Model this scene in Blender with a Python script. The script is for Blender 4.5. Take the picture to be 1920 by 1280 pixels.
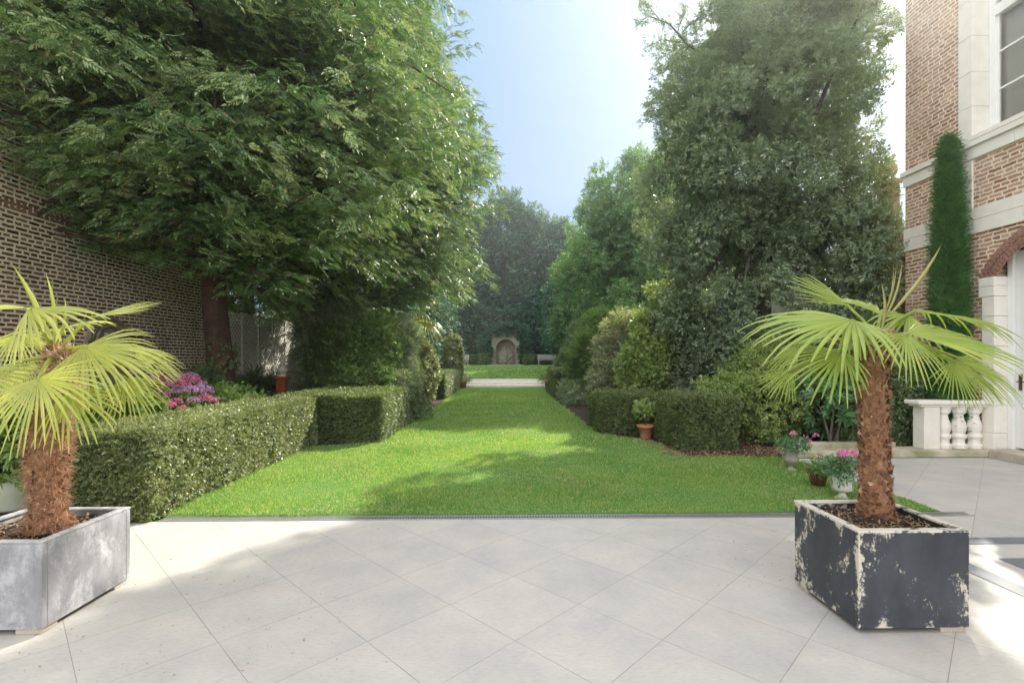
import bpy, math, random
import numpy as np
from mathutils import Vector
for o in list(bpy.data.objects): bpy.data.objects.remove(o)
SC = bpy.context.scene; COL = SC.collection
R = math.radians
rng = np.random.default_rng(11); random.seed(5)

# ------------------------------------------------------------------ camera, sky, sun
F, HZ, YAW, H = 935.0, 671.0, R(1.225), 1.5
cam = bpy.data.cameras.new('camera'); co = bpy.data.objects.new('camera', cam); COL.objects.link(co)
co.location = (0, 0, H); co.rotation_euler = (R(90), 0, -YAW)
cam.sensor_width = 36; cam.lens = 36*F/1920; cam.shift_y = (HZ-640)/1920; cam.clip_end = 2000; cam.clip_start = .05
SC.camera = co
SUN_AZ, SUN_EL = R(34.5), R(36)
w = bpy.data.worlds.new('World'); SC.world = w; w.use_nodes = True
nt = w.node_tree; bgn = nt.nodes['Background']
sky = nt.nodes.new('ShaderNodeTexSky'); sky.sky_type = 'NISHITA'; sky.sun_disc = False
sky.sun_elevation = SUN_EL; sky.sun_rotation = SUN_AZ; sky.air_density = 1.0; sky.dust_density = .6; sky.ozone_density = 1.6
sky.dust_density = .3
# sky colours compressed: evens the clear sky out so its horizon glow does not run away from its zenith
vb = nt.nodes.new('ShaderNodeVectorMath'); vb.operation = 'ADD'; vb.inputs[1].default_value = (2.2, 2.2, 2.2)
vd = nt.nodes.new('ShaderNodeVectorMath'); vd.operation = 'DIVIDE'
vm = nt.nodes.new('ShaderNodeVectorMath'); vm.operation = 'MULTIPLY'; vm.inputs[1].default_value = (2.2, 2.65, 3.3)
nt.links.new(sky.outputs[0], vb.inputs[0]); nt.links.new(sky.outputs[0], vd.inputs[0]); nt.links.new(vb.outputs[0], vd.inputs[1])
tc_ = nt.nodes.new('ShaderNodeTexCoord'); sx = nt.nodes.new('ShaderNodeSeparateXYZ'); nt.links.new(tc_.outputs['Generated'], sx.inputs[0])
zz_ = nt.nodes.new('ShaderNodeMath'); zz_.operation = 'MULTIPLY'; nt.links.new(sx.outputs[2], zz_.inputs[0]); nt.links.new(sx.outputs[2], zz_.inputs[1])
zf = nt.nodes.new('ShaderNodeMath'); zf.operation = 'MULTIPLY_ADD'; nt.links.new(zz_.outputs[0], zf.inputs[0]); zf.inputs[1].default_value = .6; zf.inputs[2].default_value = .75   # sky gain added towards the zenith, to lift the shade
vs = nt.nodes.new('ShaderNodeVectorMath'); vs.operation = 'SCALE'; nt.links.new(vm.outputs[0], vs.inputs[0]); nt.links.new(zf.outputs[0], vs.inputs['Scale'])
nt.links.new(vd.outputs[0], vm.inputs[0]); # cloud-shaped white fill added to unseen sky, overhead and behind camera, to lift shade
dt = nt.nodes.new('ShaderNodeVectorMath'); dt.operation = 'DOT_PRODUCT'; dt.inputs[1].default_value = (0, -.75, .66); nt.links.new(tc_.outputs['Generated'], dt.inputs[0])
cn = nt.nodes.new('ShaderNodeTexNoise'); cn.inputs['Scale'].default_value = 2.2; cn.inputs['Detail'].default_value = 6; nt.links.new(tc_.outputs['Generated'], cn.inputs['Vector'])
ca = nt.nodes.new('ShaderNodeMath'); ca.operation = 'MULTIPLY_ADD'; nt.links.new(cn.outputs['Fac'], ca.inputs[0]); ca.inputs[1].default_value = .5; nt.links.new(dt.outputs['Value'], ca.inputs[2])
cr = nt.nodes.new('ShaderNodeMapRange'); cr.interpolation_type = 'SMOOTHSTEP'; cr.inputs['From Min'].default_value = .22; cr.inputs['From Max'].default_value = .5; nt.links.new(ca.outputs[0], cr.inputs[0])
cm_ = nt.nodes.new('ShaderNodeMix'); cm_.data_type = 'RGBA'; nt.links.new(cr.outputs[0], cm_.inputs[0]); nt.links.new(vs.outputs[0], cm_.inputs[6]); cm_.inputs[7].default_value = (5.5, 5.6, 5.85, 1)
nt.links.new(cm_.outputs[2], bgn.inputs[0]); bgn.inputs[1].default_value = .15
sl = bpy.data.lights.new('sun', 'SUN'); sl.energy = 3.3; sl.angle = R(.6); sl.color = (1, .93, .80)
so = bpy.data.objects.new('sun', sl); COL.objects.link(so)
sd = Vector((math.sin(SUN_AZ)*math.cos(SUN_EL), math.cos(SUN_AZ)*math.cos(SUN_EL), math.sin(SUN_EL)))
so.rotation_euler = sd.to_track_quat('Z', 'Y').to_euler(); so.location = (8, 12, 14)
SC.view_settings.view_transform = 'Standard'; SC.view_settings.look = 'None'
SC.view_settings.exposure = 1.57; SC.view_settings.gamma = 1
SC.cycles.max_bounces = 14; SC.cycles.diffuse_bounces = 8; SC.cycles.transmission_bounces = 10; SC.cycles.glossy_bounces = 4

FW = np.array([math.sin(YAW), math.cos(YAW), 0]); RT = np.array([math.cos(YAW), -math.sin(YAW), 0])
def ray(px, py): return FW + RT*(px-960)/F + np.array([0, 0, -(py-HZ)/F])
def G(px, py, z=0):                      # photo measurement -> point on the level z
    r = ray(px, py); t = (z-H)/r[2]; return np.array([0, 0, H]) + r*t
def P(px, py, Y):                        # photo measurement -> point at depth Y
    r = ray(px, py); return np.array([0, 0, H]) + r*(Y/r[1])

# ------------------------------------------------------------------ objects
def tag(o, label=None, cat=None, group=None, kind=None):
    if label: o['label'] = label
    if cat: o['category'] = cat
    if group: o['group'] = group
    if kind: o['kind'] = kind
    return o
def thing(name, label, cat, loc=(0, 0, 0), group=None):
    o = bpy.data.objects.new(name, None); COL.objects.link(o); o.location = loc; o.empty_display_size = .1
    return tag(o, label, cat, group)
def link(name, me, m, parent=None, smooth=False):
    if m: me.materials.append(m)
    o = bpy.data.objects.new(name, me); COL.objects.link(o)
    if parent:
        o.parent = parent
        root = np.array([0., 0, 0]); q = parent
        while q: root += np.array(q.location); q = q.parent
        n = len(me.vertices); c = np.empty(n*3, np.float32); me.vertices.foreach_get('co', c)
        c = (c.reshape(-1, 3)-root).astype(np.float32); me.vertices.foreach_set('co', c.ravel())
    if smooth: me.polygons.foreach_set('use_smooth', np.ones(len(me.polygons), bool))
    me.update()
    return o
def npmesh(name, V, Fc, m, parent=None, smooth=False):
    V = np.asarray(V, np.float32).reshape(-1, 3); Fc = np.asarray(Fc, np.int32)
    me = bpy.data.meshes.new(name); k = Fc.shape[1]
    me.vertices.add(len(V)); me.vertices.foreach_set('co', V.ravel())
    me.loops.add(Fc.size); me.loops.foreach_set('vertex_index', Fc.ravel())
    me.polygons.add(len(Fc)); me.polygons.foreach_set('loop_start', np.arange(0, Fc.size, k, dtype=np.int32))
    me.polygons.foreach_set('loop_total', np.full(len(Fc), k, np.int32))
    me.update(calc_edges=True)
    return link(name, me, m, parent, smooth)
class MB:                                 # collects shapes for ONE mesh
    def __init__(s): s.v = []; s.f = []
    def add(s, v, f):
        b = len(s.v); s.v += [tuple(map(float, p)) for p in v]; s.f += [tuple(b+i for i in q) for q in f]; return s
    def box(s, x0, x1, y0, y1, z0, z1):
        return s.add([(x0,y0,z0),(x1,y0,z0),(x1,y1,z0),(x0,y1,z0),(x0,y0,z1),(x1,y0,z1),(x1,y1,z1),(x0,y1,z1)],
                     [(0,3,2,1),(4,5,6,7),(0,1,5,4),(1,2,6,5),(2,3,7,6),(3,0,4,7)])
    def beam(s, a, b, w, h, up=(0, 0, 1)):
        a = np.array(a, float); b = np.array(b, float); d = b-a; d /= np.linalg.norm(d)
        u = np.array(up, float); x = np.cross(d, u); x /= np.linalg.norm(x); y = np.cross(x, d)
        c = [a-x*w/2-y*h/2, a+x*w/2-y*h/2, a+x*w/2+y*h/2, a-x*w/2+y*h/2]
        e = [p+(b-a) for p in c]
        return s.add(c+e, [(0,3,2,1),(4,5,6,7),(0,1,5,4),(1,2,6,5),(2,3,7,6),(3,0,4,7)])
    def tube(s, pts, rad, n=8, cap=True, jit=0):
        pts = np.array(pts, float); k = len(pts)
        rad = np.broadcast_to(rad, (k,)); V = []
        for i in range(k):
            d = pts[min(i+1, k-1)]-pts[max(i-1, 0)]; d /= np.linalg.norm(d)+1e-9
            u = np.array([1, 0, 0]) if abs(d[2]) > .7 else np.array([0, 0, 1])
            x = np.cross(d, u); x /= np.linalg.norm(x); y = np.cross(d, x)
            for j in range(n):
                a = 2*math.pi*j/n; rr = rad[i]*(1+jit*(random.random()-.5))
                V.append(pts[i]+x*math.cos(a)*rr+y*math.sin(a)*rr)
        Fc = [(i*n+j, i*n+(j+1) % n, (i+1)*n+(j+1) % n, (i+1)*n+j) for i in range(k-1) for j in range(n)]
        if cap: Fc += [tuple(range(n))[::-1], tuple((k-1)*n+j for j in range(n))]
        return s.add(V, Fc)
    def lathe(s, prof, c, n=24, flute=0):
        V = []; k = len(prof)
        for r, z in prof:
            for j in range(n):
                a = 2*math.pi*j/n; V.append((c[0]+r*math.cos(a), c[1]+r*math.sin(a), c[2]+z))
        Fc = [(i*n+j, i*n+(j+1) % n, (i+1)*n+(j+1) % n, (i+1)*n+j) for i in range(k-1) for j in range(n)]
        Fc += [tuple(range(n))[::-1], tuple((k-1)*n+j for j in range(n))]
        return s.add(V, Fc)
    def poly(s, pts, axis, t0, t1):       # outline extruded; axis 'x','y','z' = extrusion axis
        def mk(a, b, t): return {'x': (t, a, b), 'y': (a, t, b), 'z': (a, b, t)}[axis]
        n = len(pts); V = [mk(a, b, t0) for a, b in pts]+[mk(a, b, t1) for a, b in pts]
        return s.add(V, [tuple(range(n))[::-1], tuple(range(n, 2*n))]+[(i, (i+1) % n, n+(i+1) % n, n+i) for i in range(n)])
    def build(s, name, m, parent=None, smooth=False, bevel=0):
        me = bpy.data.meshes.new(name); me.from_pydata(s.v, [], s.f); me.update()
        o = link(name, me, m, parent, smooth)
        if bevel:
            b = o.modifiers.new('bevel', 'BEVEL'); b.width = bevel; b.segments = 2; b.limit_method = 'ANGLE'
        if smooth:
            pass
        return o

# ------------------------------------------------------------------ materials
def newmat(name):
    m = bpy.data.materials.new(name); m.use_nodes = True
    t = m.node_tree; b = t.nodes['Principled BSDF']; return m, t, b
def N(t, kind, **kw):
    n = t.nodes.new(kind)
    for k, v in kw.items():
        if k in n.inputs: n.inputs[k].default_value = v
        else: setattr(n, k, v)
    return n
def ramp(t, src, stops, interp='LINEAR'):
    r = t.nodes.new('ShaderNodeValToRGB'); r.color_ramp.interpolation = interp
    e = r.color_ramp.elements
    while len(e) < len(stops): e.new(.5)
    for i, (p, c) in enumerate(stops):
        e[i].position = p; e[i].color = (*c, 1) if len(c) == 3 else c
    t.links.new(src, r.inputs[0]); return r.outputs[0]
def mixc(t, fac, a, b, mode='MIX'):
    n = t.nodes.new('ShaderNodeMix'); n.data_type = 'RGBA'; n.blend_type = mode
    for i, v in ((0, fac), (6, a), (7, b)):
        if hasattr(v, 'links') or hasattr(v, 'is_linked'): t.links.new(v, n.inputs[i])
        else: n.inputs[i].default_value = v if i == 0 else (*v, 1)
    return n.outputs[2]
def noise(t, scale, detail=4, rough=.55, vec=None, dist=0):
    n = N(t, 'ShaderNodeTexNoise', Scale=scale, Detail=detail, Roughness=rough, Distortion=dist)
    if vec is not None: t.links.new(vec, n.inputs['Vector'])
    else: t.links.new(t.nodes.new('ShaderNodeNewGeometry').outputs['Position'], n.inputs['Vector'])
    return n.outputs['Fac']
def bump(t, b, h, strength=.3, dist=.01):
    n = N(t, 'ShaderNodeBump', Strength=strength, Distance=dist); t.links.new(h, n.inputs['Height']); t.links.new(n.outputs[0], b.inputs['Normal'])
def leafmat(name, c1, c2, trans=.35, rough=.4, sc=1.5, tcol=None, spec=.5, third=None, tamt=.06):
    m, t, b = newmat(name)
    g = t.nodes.new('ShaderNodeNewGeometry')
    nz = noise(t, sc, 3)
    ma = N(t, 'ShaderNodeMath', operation='MULTIPLY_ADD'); t.links.new(nz, ma.inputs[0]); ma.inputs[1].default_value = 1.6; ma.inputs[2].default_value = -.55
    mb = N(t, 'ShaderNodeMath', operation='MULTIPLY_ADD'); t.links.new(g.outputs['Random Per Island'], mb.inputs[0]); mb.inputs[1].default_value = .55; t.links.new(ma.outputs[0], mb.inputs[2])
    mb.use_clamp = True
    c = mixc(t, mb.outputs[0], c1, c2)
    if third is not None:
        th = N(t, 'ShaderNodeMath', operation='LESS_THAN'); fr = N(t, 'ShaderNodeMath', operation='MULTIPLY'); fr.inputs[1].default_value = 7.31
        fq = N(t, 'ShaderNodeMath', operation='FRACT')
        t.links.new(g.outputs['Random Per Island'], fr.inputs[0]); t.links.new(fr.outputs[0], fq.inputs[0]); t.links.new(fq.outputs[0], th.inputs[0]); th.inputs[1].default_value = tamt
        c = mixc(t, th.outputs[0], c, third)
    t.links.new(c, b.inputs['Base Color']); b.inputs['Roughness'].default_value = rough
    b.inputs['Specular IOR Level'].default_value = spec
    tr = t.nodes.new('ShaderNodeBsdfTranslucent')
    tc = mixc(t, 1.0, c, tcol or (1.3, 1.32, .62), 'MULTIPLY')
    t.links.new(tc, tr.inputs[0])
    mx = t.nodes.new('ShaderNodeMixShader'); mx.inputs[0].default_value = trans
    t.links.new(b.outputs[0], mx.inputs[1]); t.links.new(tr.outputs[0], mx.inputs[2])
    t.links.new(mx.outputs[0], t.nodes['Material Output'].inputs[0])
    return m
def plainmat(name, c1, c2, sc=8, rough=.8, bs=.3, bd=.01, bsc=40, metal=0):
    m, t, b = newmat(name); c = ramp(t, noise(t, sc, 6, .62), [(.3, c1), (.7, c2)])
    t.links.new(c, b.inputs['Base Color']); b.inputs['Roughness'].default_value = rough; b.inputs['Metallic'].default_value = metal
    bump(t, b, noise(t, bsc, 5, .65), bs, bd); return m
def brickmat(name, b1, b2, b3, mortar, msize=.013, bw=.22, rh=.065, axis='YZ', wob=.012, mbias=.0):
    m, t, b = newmat(name)
    g = t.nodes.new('ShaderNodeNewGeometry'); s = t.nodes.new('ShaderNodeSeparateXYZ'); t.links.new(g.outputs['Position'], s.inputs[0])
    cb = t.nodes.new('ShaderNodeCombineXYZ')
    t.links.new(s.outputs[axis[0]], cb.inputs[0]); t.links.new(s.outputs[axis[1]], cb.inputs[1])
    n1 = N(t, 'ShaderNodeTexNoise', Scale=9.0, Detail=3); t.links.new(cb.outputs[0], n1.inputs['Vector'])
    sub = N(t, 'ShaderNodeVectorMath', operation='SUBTRACT'); t.links.new(n1.outputs['Color'], sub.inputs[0]); sub.inputs[1].default_value = (.5, .5, .5)
    scl = N(t, 'ShaderNodeVectorMath', operation='SCALE'); t.links.new(sub.outputs[0], scl.inputs[0]); scl.inputs['Scale'].default_value = wob*2.2
    n2 = N(t, 'ShaderNodeTexNoise', Scale=60.0, Detail=2); t.links.new(cb.outputs[0], n2.inputs['Vector'])
    sub2 = N(t, 'ShaderNodeVectorMath', operation='SUBTRACT'); t.links.new(n2.outputs['Color'], sub2.inputs[0]); sub2.inputs[1].default_value = (.5, .5, .5)
    scl2 = N(t, 'ShaderNodeVectorMath', operation='SCALE'); t.links.new(sub2.outputs[0], scl2.inputs[0]); scl2.inputs['Scale'].default_value = .012
    ad = N(t, 'ShaderNodeVectorMath', operation='ADD'); t.links.new(cb.outputs[0], ad.inputs[0]); t.links.new(scl.outputs[0], ad.inputs[1])
    ad2 = N(t, 'ShaderNodeVectorMath', operation='ADD'); t.links.new(ad.outputs[0], ad2.inputs[0]); t.links.new(scl2.outputs[0], ad2.inputs[1])
    br = t.nodes.new('ShaderNodeTexBrick'); t.links.new(ad2.outputs[0], br.inputs['Vector'])
    br.inputs['Scale'].default_value = 1; br.inputs['Brick Width'].default_value = bw; br.inputs['Row Height'].default_value = rh
    br.inputs['Mortar Size'].default_value = msize; br.inputs['Mortar Smooth'].default_value = .25; br.offset = .37; br.squash = .62; br.squash_frequency = 3
    br.inputs['Color1'].default_value = (0, 0, 0, 1); br.inputs['Color2'].default_value = (1, 1, 1, 1); br.inputs['Bias'].default_value = mbias
    br.inputs['Mortar'].default_value = (.5, .5, .5, 1)
    bc = ramp(t, br.outputs['Color'], [(0, b1), (.45, b2), (1, b3)])
    st = noise(t, 22, 6, .7); bc = mixc(t, .5, bc, ramp(t, st, [(.25, (.55, .53, .53)), (.75, (1.3, 1.27, 1.23))]), 'MULTIPLY')
    mo = mixc(t, .35, mortar, ramp(t, noise(t, 5, 5, .7), [(.3, (.72, .68, .62)), (.7, (1.1, 1.1, 1.07))]), 'MULTIPLY')
    c = mixc(t, br.outputs['Fac'], bc, mo)
    c = mixc(t, 1.0, c, ramp(t, noise(t, .9, 7, .7), [(.28, (.66, .64, .60)), (.5, (1, 1, 1)), (.72, (1.12, 1.11, 1.09))]), 'MULTIPLY')
    t.links.new(c, b.inputs['Base Color']); b.inputs['Roughness'].default_value = .9; b.inputs['Specular IOR Level'].default_value = .2
    inv = N(t, 'ShaderNodeMath', operation='SUBTRACT'); inv.inputs[0].default_value = 1; t.links.new(br.outputs['Fac'], inv.inputs[1])
    hh = N(t, 'ShaderNodeMath', operation='MULTIPLY_ADD'); t.links.new(st, hh.inputs[0]); hh.inputs[1].default_value = .6; t.links.new(inv.outputs[0], hh.inputs[2])
    bump(t, b, hh.outputs[0], .9, .012)
    return m

M = {}
M['house_brick'] = brickmat('house brick', (.29, .135, .09), (.47, .25, .17), (.58, .38, .27), (.80, .70, .56), .0135, .215, .0645, wob=.018)
M['wall_brick'] = brickmat('garden wall brick', (.07, .035, .025), (.18, .075, .05), (.30, .17, .115), (.84, .76, .61), .017, .2, .0668, wob=.014)
M['niche_brick'] = brickmat('niche brick', (.10, .06, .045), (.20, .12, .09), (.3, .2, .16), (.5, .46, .4), .02, .3, .1, axis='XZ')
M['stone'] = plainmat('pale limestone', (.74, .69, .61), (.84, .80, .73), 5, .8, .25, .004, 60)
M['stone_old'] = plainmat('weathered stone', (.30, .27, .20), (.52, .47, .37), 4, .9, .4, .01, 30)
M['stone_moss'] = plainmat('mossy stone', (.24, .24, .12), (.58, .52, .42), 3.2, .9, .4, .01, 30)
M['joint'] = plainmat('stone joint', (.30, .27, .22), (.38, .34, .28))
M['niche_stone'] = plainmat('shade tinted niche stone', (.20, .19, .14), (.40, .385, .29), 3, .9, .4, .01, 20)  # darker, greyer stone: the niche's shade is put into its colour
M['relief'] = plainmat('relief stone', (.20, .165, .12), (.36, .31, .23), 10, .9, .5, .01, 40)
M['white_paint'] = plainmat('white paint', (.76, .76, .74), (.82, .82, .80), 4, .45, .05, .002, 50)
M['trellis'] = plainmat('weathered white trellis', (.62, .61, .55), (.78, .77, .7), 9, .8, .2, .003, 60)
M['bark'] = plainmat('dark bark', (.03, .018, .012), (.105, .06, .04), 7, .95, .9, .03, 18)
M['bark_grey'] = plainmat('grey bark', (.07, .06, .05), (.17, .15, .12), 7, .95, .8, .02, 20)
M['fibre'] = plainmat('palm fibre', (.18, .08, .04), (.46, .24, .13), 22, .95, .8, .01, 90)
M['fibre_pale'] = plainmat('pale palm fibre', (.28, .17, .10), (.56, .40, .26), 30, .9, .3, .01, 90)
M['terracotta'] = plainmat('terracotta', (.42, .17, .09), (.58, .27, .16), 6, .85, .25, .004, 40)
M['rust_clay'] = plainmat('red clay column', (.34, .07, .025), (.46, .12, .05), 8, .7, .3, .004, 40)
M['urn_grey'] = plainmat('grey stone urn', (.22, .21, .17), (.38, .36, .31), 14, .8, .4, .004, 60)
M['urn_white'] = plainmat('white glazed urn', (.66, .64, .58), (.78, .77, .72), 8, .4, .1, .002, 40)
M['wicker'] = plainmat('wicker', (.12, .06, .03), (.26, .14, .07), 30, .7, .3, .003, 80)
M['green_glaze'] = plainmat('pale green glaze', (.46, .52, .38), (.56, .62, .48), 4, .3, .05, .002, 40)
M['brass'] = plainmat('aged brass', (.12, .09, .05), (.2, .15, .08), 10, .4, .1, .001, 50, 1)
M['steel'] = plainmat('drain steel', (.38, .38, .37), (.5, .5, .49), 20, .45, .1, .001, 80, .7)
M['drain_dark'] = plainmat('drain channel', (.03, .03, .03), (.05, .05, .05))
M['render_tan'] = plainmat('tan rendered wall', (.30, .28, .23), (.42, .39, .32), 3, .9, .3, .01, 20)
M['slate'] = plainmat('charcoal inlay stone', (.10, .115, .14), (.13, .145, .17), 3, .35, .05, .002, 40)
M['bench'] = plainmat('grey white bench paint', (.30, .30, .31), (.44, .44, .44), 8, .7)
M['interior'] = plainmat('curtained room', (.84, .84, .80), (.90, .89, .86), 1, .9)
M['core'] = plainmat('inner twigs', (.018, .022, .010), (.045, .04, .02), 25, 1, .8, .03, 40)

m, t, b = newmat('window glass'); tb = t.nodes.new('ShaderNodeBsdfTransparent'); gb = t.nodes.new('ShaderNodeBsdfGlossy'); gb.inputs['Roughness'].default_value = .02
fr_ = t.nodes.new('ShaderNodeFresnel'); fr_.inputs[0].default_value = 1.7; mx = t.nodes.new('ShaderNodeMixShader'); t.links.new(fr_.outputs[0], mx.inputs[0]); t.links.new(tb.outputs[0], mx.inputs[1]); t.links.new(gb.outputs[0], mx.inputs[2])
t.links.new(mx.outputs[0], t.nodes['Material Output'].inputs[0]); M['glass'] = m

# patio tiles: grid at 44.3 degrees, laid from the measured joint crossing
TS = .555; TA = R(45.57)-YAW
o_ = RT*(-1.0347*H)+FW*(1.7552*H)
m, t, b = newmat('pale limestone paving')
g = t.nodes.new('ShaderNodeNewGeometry')
mp = N(t, 'ShaderNodeMapping', vector_type='TEXTURE'); mp.inputs['Location'].default_value = (o_[0], o_[1], 0); mp.inputs['Rotation'].default_value = (0, 0, TA); mp.inputs['Scale'].default_value = (TS, TS, TS)
t.links.new(g.outputs['Position'], mp.inputs['Vector'])
br = t.nodes.new('ShaderNodeTexBrick'); br.offset = 0; br.squash = 1; t.links.new(mp.outputs[0], br.inputs['Vector'])
for k, v in (('Scale', 1), ('Brick Width', 1), ('Row Height', 1), ('Mortar Size', .0036), ('Mortar Smooth', .1)): br.inputs[k].default_value = v
br.inputs['Color1'].default_value = (0, 0, 0, 1); br.inputs['Color2'].default_value = (1, 1, 1, 1)
base = ramp(t, br.outputs['Color'], [(0, (.452, .438, .415)), (.5, (.472, .456, .43)), (1, (.485, .466, .438))])
st = ramp(t, noise(t, 2.3, 6, .65), [(.3, (.84, .845, .86)), (.7, (1.08, 1.05, 1.0))])
base = mixc(t, 1.0, base, st, 'MULTIPLY')
gm = N(t, 'ShaderNodeMapping'); gm.inputs['Rotation'].default_value = (0, 0, R(20)); gm.inputs['Scale'].default_value = (1, 3.5, 1); t.links.new(g.outputs['Position'], gm.inputs['Vector'])
gr = noise(t, 26, 8, .75, gm.outputs[0])
base = mixc(t, .55, base, ramp(t, gr, [(.33, (.74, .73, .71)), (.52, (1.03, 1.03, 1.03)), (.75, (1.08, 1.07, 1.05))]), 'MULTIPLY')
pit = noise(t, 110, 3, .6, gm.outputs[0])
base = mixc(t, .55, base, ramp(t, pit, [(.26, (.45, .43, .4)), (.33, (1, 1, 1))]), 'MULTIPLY')
pk = noise(t, 1.1, 3, .5); base = mixc(t, ramp(t, pk, [(.58, (0, 0, 0)), (.75, (.3, .3, .3))]), base, (.52, .44, .38))
jc = mixc(t, noise(t, 3, 3), (.12, .11, .09), (.40, .38, .34))
base = mixc(t, br.outputs['Fac'], base, jc)
t.links.new(base, b.inputs['Base Color']); b.inputs['Roughness'].default_value = .55; b.inputs['Specular IOR Level'].default_value = .35
iv = N(t, 'ShaderNodeMath', operation='SUBTRACT'); t.links.new(gr, iv.inputs[0]); t.links.new(br.outputs['Fac'], iv.inputs[1])
bump(t, b, iv.outputs[0], .35, .004); M['patio'] = m

m, t, b = newmat('turf'); c = ramp(t, noise(t, 2.2, 6, .7), [(.3, (.07, .17, .042)), (.55, (.10, .21, .04)), (.8, (.24, .26, .12))])
c = mixc(t, .6, c, ramp(t, noise(t, 60, 4, .7), [(.3, (.35, .4, .3)), (.7, (1.4, 1.4, 1.3))]), 'MULTIPLY')
t.links.new(c, b.inputs['Base Color']); b.inputs['Roughness'].default_value = .9; bump(t, b, noise(t, 70, 4), .8, .02); M['turf'] = m
m, t, b = newmat('bed soil'); c = ramp(t, noise(t, 9, 7, .75), [(.3, (.03, .02, .013)), (.6, (.085, .055, .035)), (.8, (.2, .14, .09))])
t.links.new(c, b.inputs['Base Color']); b.inputs['Roughness'].default_value = .95; bump(t, b, noise(t, 30, 7, .8), 1, .05); M['soil'] = m

# peeling black paint over cream, and streaked zinc grey
def wornpaint(name, top, under, lo, hi, rough=.45):
    m, t, b = newmat(name); g = t.nodes.new('ShaderNodeNewGeometry')
    mp = N(t, 'ShaderNodeMapping'); mp.inputs['Scale'].default_value = (1, 1, .55); t.links.new(g.outputs['Position'], mp.inputs['Vector'])
    a = noise(t, 5.5, 10, .72, mp.outputs[0], .4); f = noise(t, 45, 6, .75)
    s0 = N(t, 'ShaderNodeMath', operation='MULTIPLY_ADD'); t.links.new(f, s0.inputs[0]); s0.inputs[1].default_value = .35; t.links.new(a, s0.inputs[2])
    tx_ = t.nodes.new('ShaderNodeTexCoord'); sb = N(t, 'ShaderNodeVectorMath', operation='SUBTRACT'); sb.inputs[1].default_value = (.5, .5, .5); t.links.new(tx_.outputs['Generated'], sb.inputs[0])
    ab = N(t, 'ShaderNodeVectorMath', operation='ABSOLUTE'); t.links.new(sb.outputs[0], ab.inputs[0]); sp3 = t.nodes.new('ShaderNodeSeparateXYZ'); t.links.new(ab.outputs[0], sp3.inputs[0]); acc = None
    for k_ in range(3):
        pw = N(t, 'ShaderNodeMath', operation='POWER'); m2 = N(t, 'ShaderNodeMath', operation='MULTIPLY'); m2.inputs[1].default_value = 2; t.links.new(sp3.outputs[k_], m2.inputs[0]); t.links.new(m2.outputs[0], pw.inputs[0]); pw.inputs[1].default_value = 14
        if acc is None: acc = pw.outputs[0]
        else: ad_ = N(t, 'ShaderNodeMath', operation='ADD'); t.links.new(acc, ad_.inputs[0]); t.links.new(pw.outputs[0], ad_.inputs[1]); acc = ad_.outputs[0]
    e1 = N(t, 'ShaderNodeMath', operation='SUBTRACT'); t.links.new(acc, e1.inputs[0]); e1.inputs[1].default_value = 1; e1.use_clamp = True      # wear gathers along the box's edges
    s = N(t, 'ShaderNodeMath', operation='MULTIPLY_ADD'); t.links.new(e1.outputs[0], s.inputs[0]); s.inputs[1].default_value = .075; t.links.new(s0.outputs[0], s.inputs[2])
    msk = ramp(t, s.outputs[0], [(lo, (0, 0, 0)), (hi, (1, 1, 1))])
    tc = mixc(t, .8, top, ramp(t, noise(t, 7, 8, .7, mp.outputs[0]), [(.3, (.7, .72, .75)), (.75, (1.9, 1.85, 1.8))]), 'MULTIPLY')
    c = mixc(t, msk, tc, under)
    t.links.new(c, b.inputs['Base Color']); b.inputs['Roughness'].default_value = rough
    bump(t, b, s.outputs[0], .4, .004); return m
M['black_peel'] = wornpaint('peeling black paint', (.035, .040, .050), (.56, .52, .42), .735, .78)
M['rim_peel'] = wornpaint('worn planter rim', (.05, .055, .06), (.62, .58, .5), .60, .66)
M['zinc'] = wornpaint('streaked grey paint', (.22, .225, .24), (.56, .57, .60), .66, .9, .5)

# ------------------------------------------------------------------ foliage machinery
def norm(a): return a/(np.linalg.norm(a, axis=-1, keepdims=True)+1e-9)
def frames(d, up):                        # rotation matrices whose columns are (d, side, normal)
    d = norm(d); s = norm(np.cross(up, d)); n = np.cross(d, s); return np.stack([d, s, n], -1)
def instance(T, P_, Rm, S):
    tv, tf = T; n = len(P_)
    V = np.einsum('nij,kj->nki', Rm, tv)*np.reshape(S, (-1, 1, 1))+P_[:, None]
    Fc = tf[None]+(np.arange(n)*len(tv))[:, None, None]
    return V.reshape(-1, 3), Fc.reshape(-1, tf.shape[1])
def join(parts):
    Vs, Fs, b = [], [], 0
    for V, Fc in parts: Vs.append(V); Fs.append(Fc+b); b += len(V)
    return np.concatenate(Vs), np.concatenate(Fs)
def leaf(l=1, w=.4, fold=.12, droop=.1, two=True):
    if not two: return np.array([(0, 0, 0), (l*.45, w/2, fold*w), (l, 0, -droop*l), (l*.45, -w/2, fold*w)], float), np.array([(0, 3, 2, 1)])
    return (np.array([(0, 0, 0), (l*.5, w/2, fold*w), (l, 0, -droop*l), (l*.5, -w/2, fold*w), (l*.55, 0, -droop*l*.2-fold*w*.3)], float),
            np.array([(0, 4, 2, 1), (0, 3, 2, 4)]))
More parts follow.
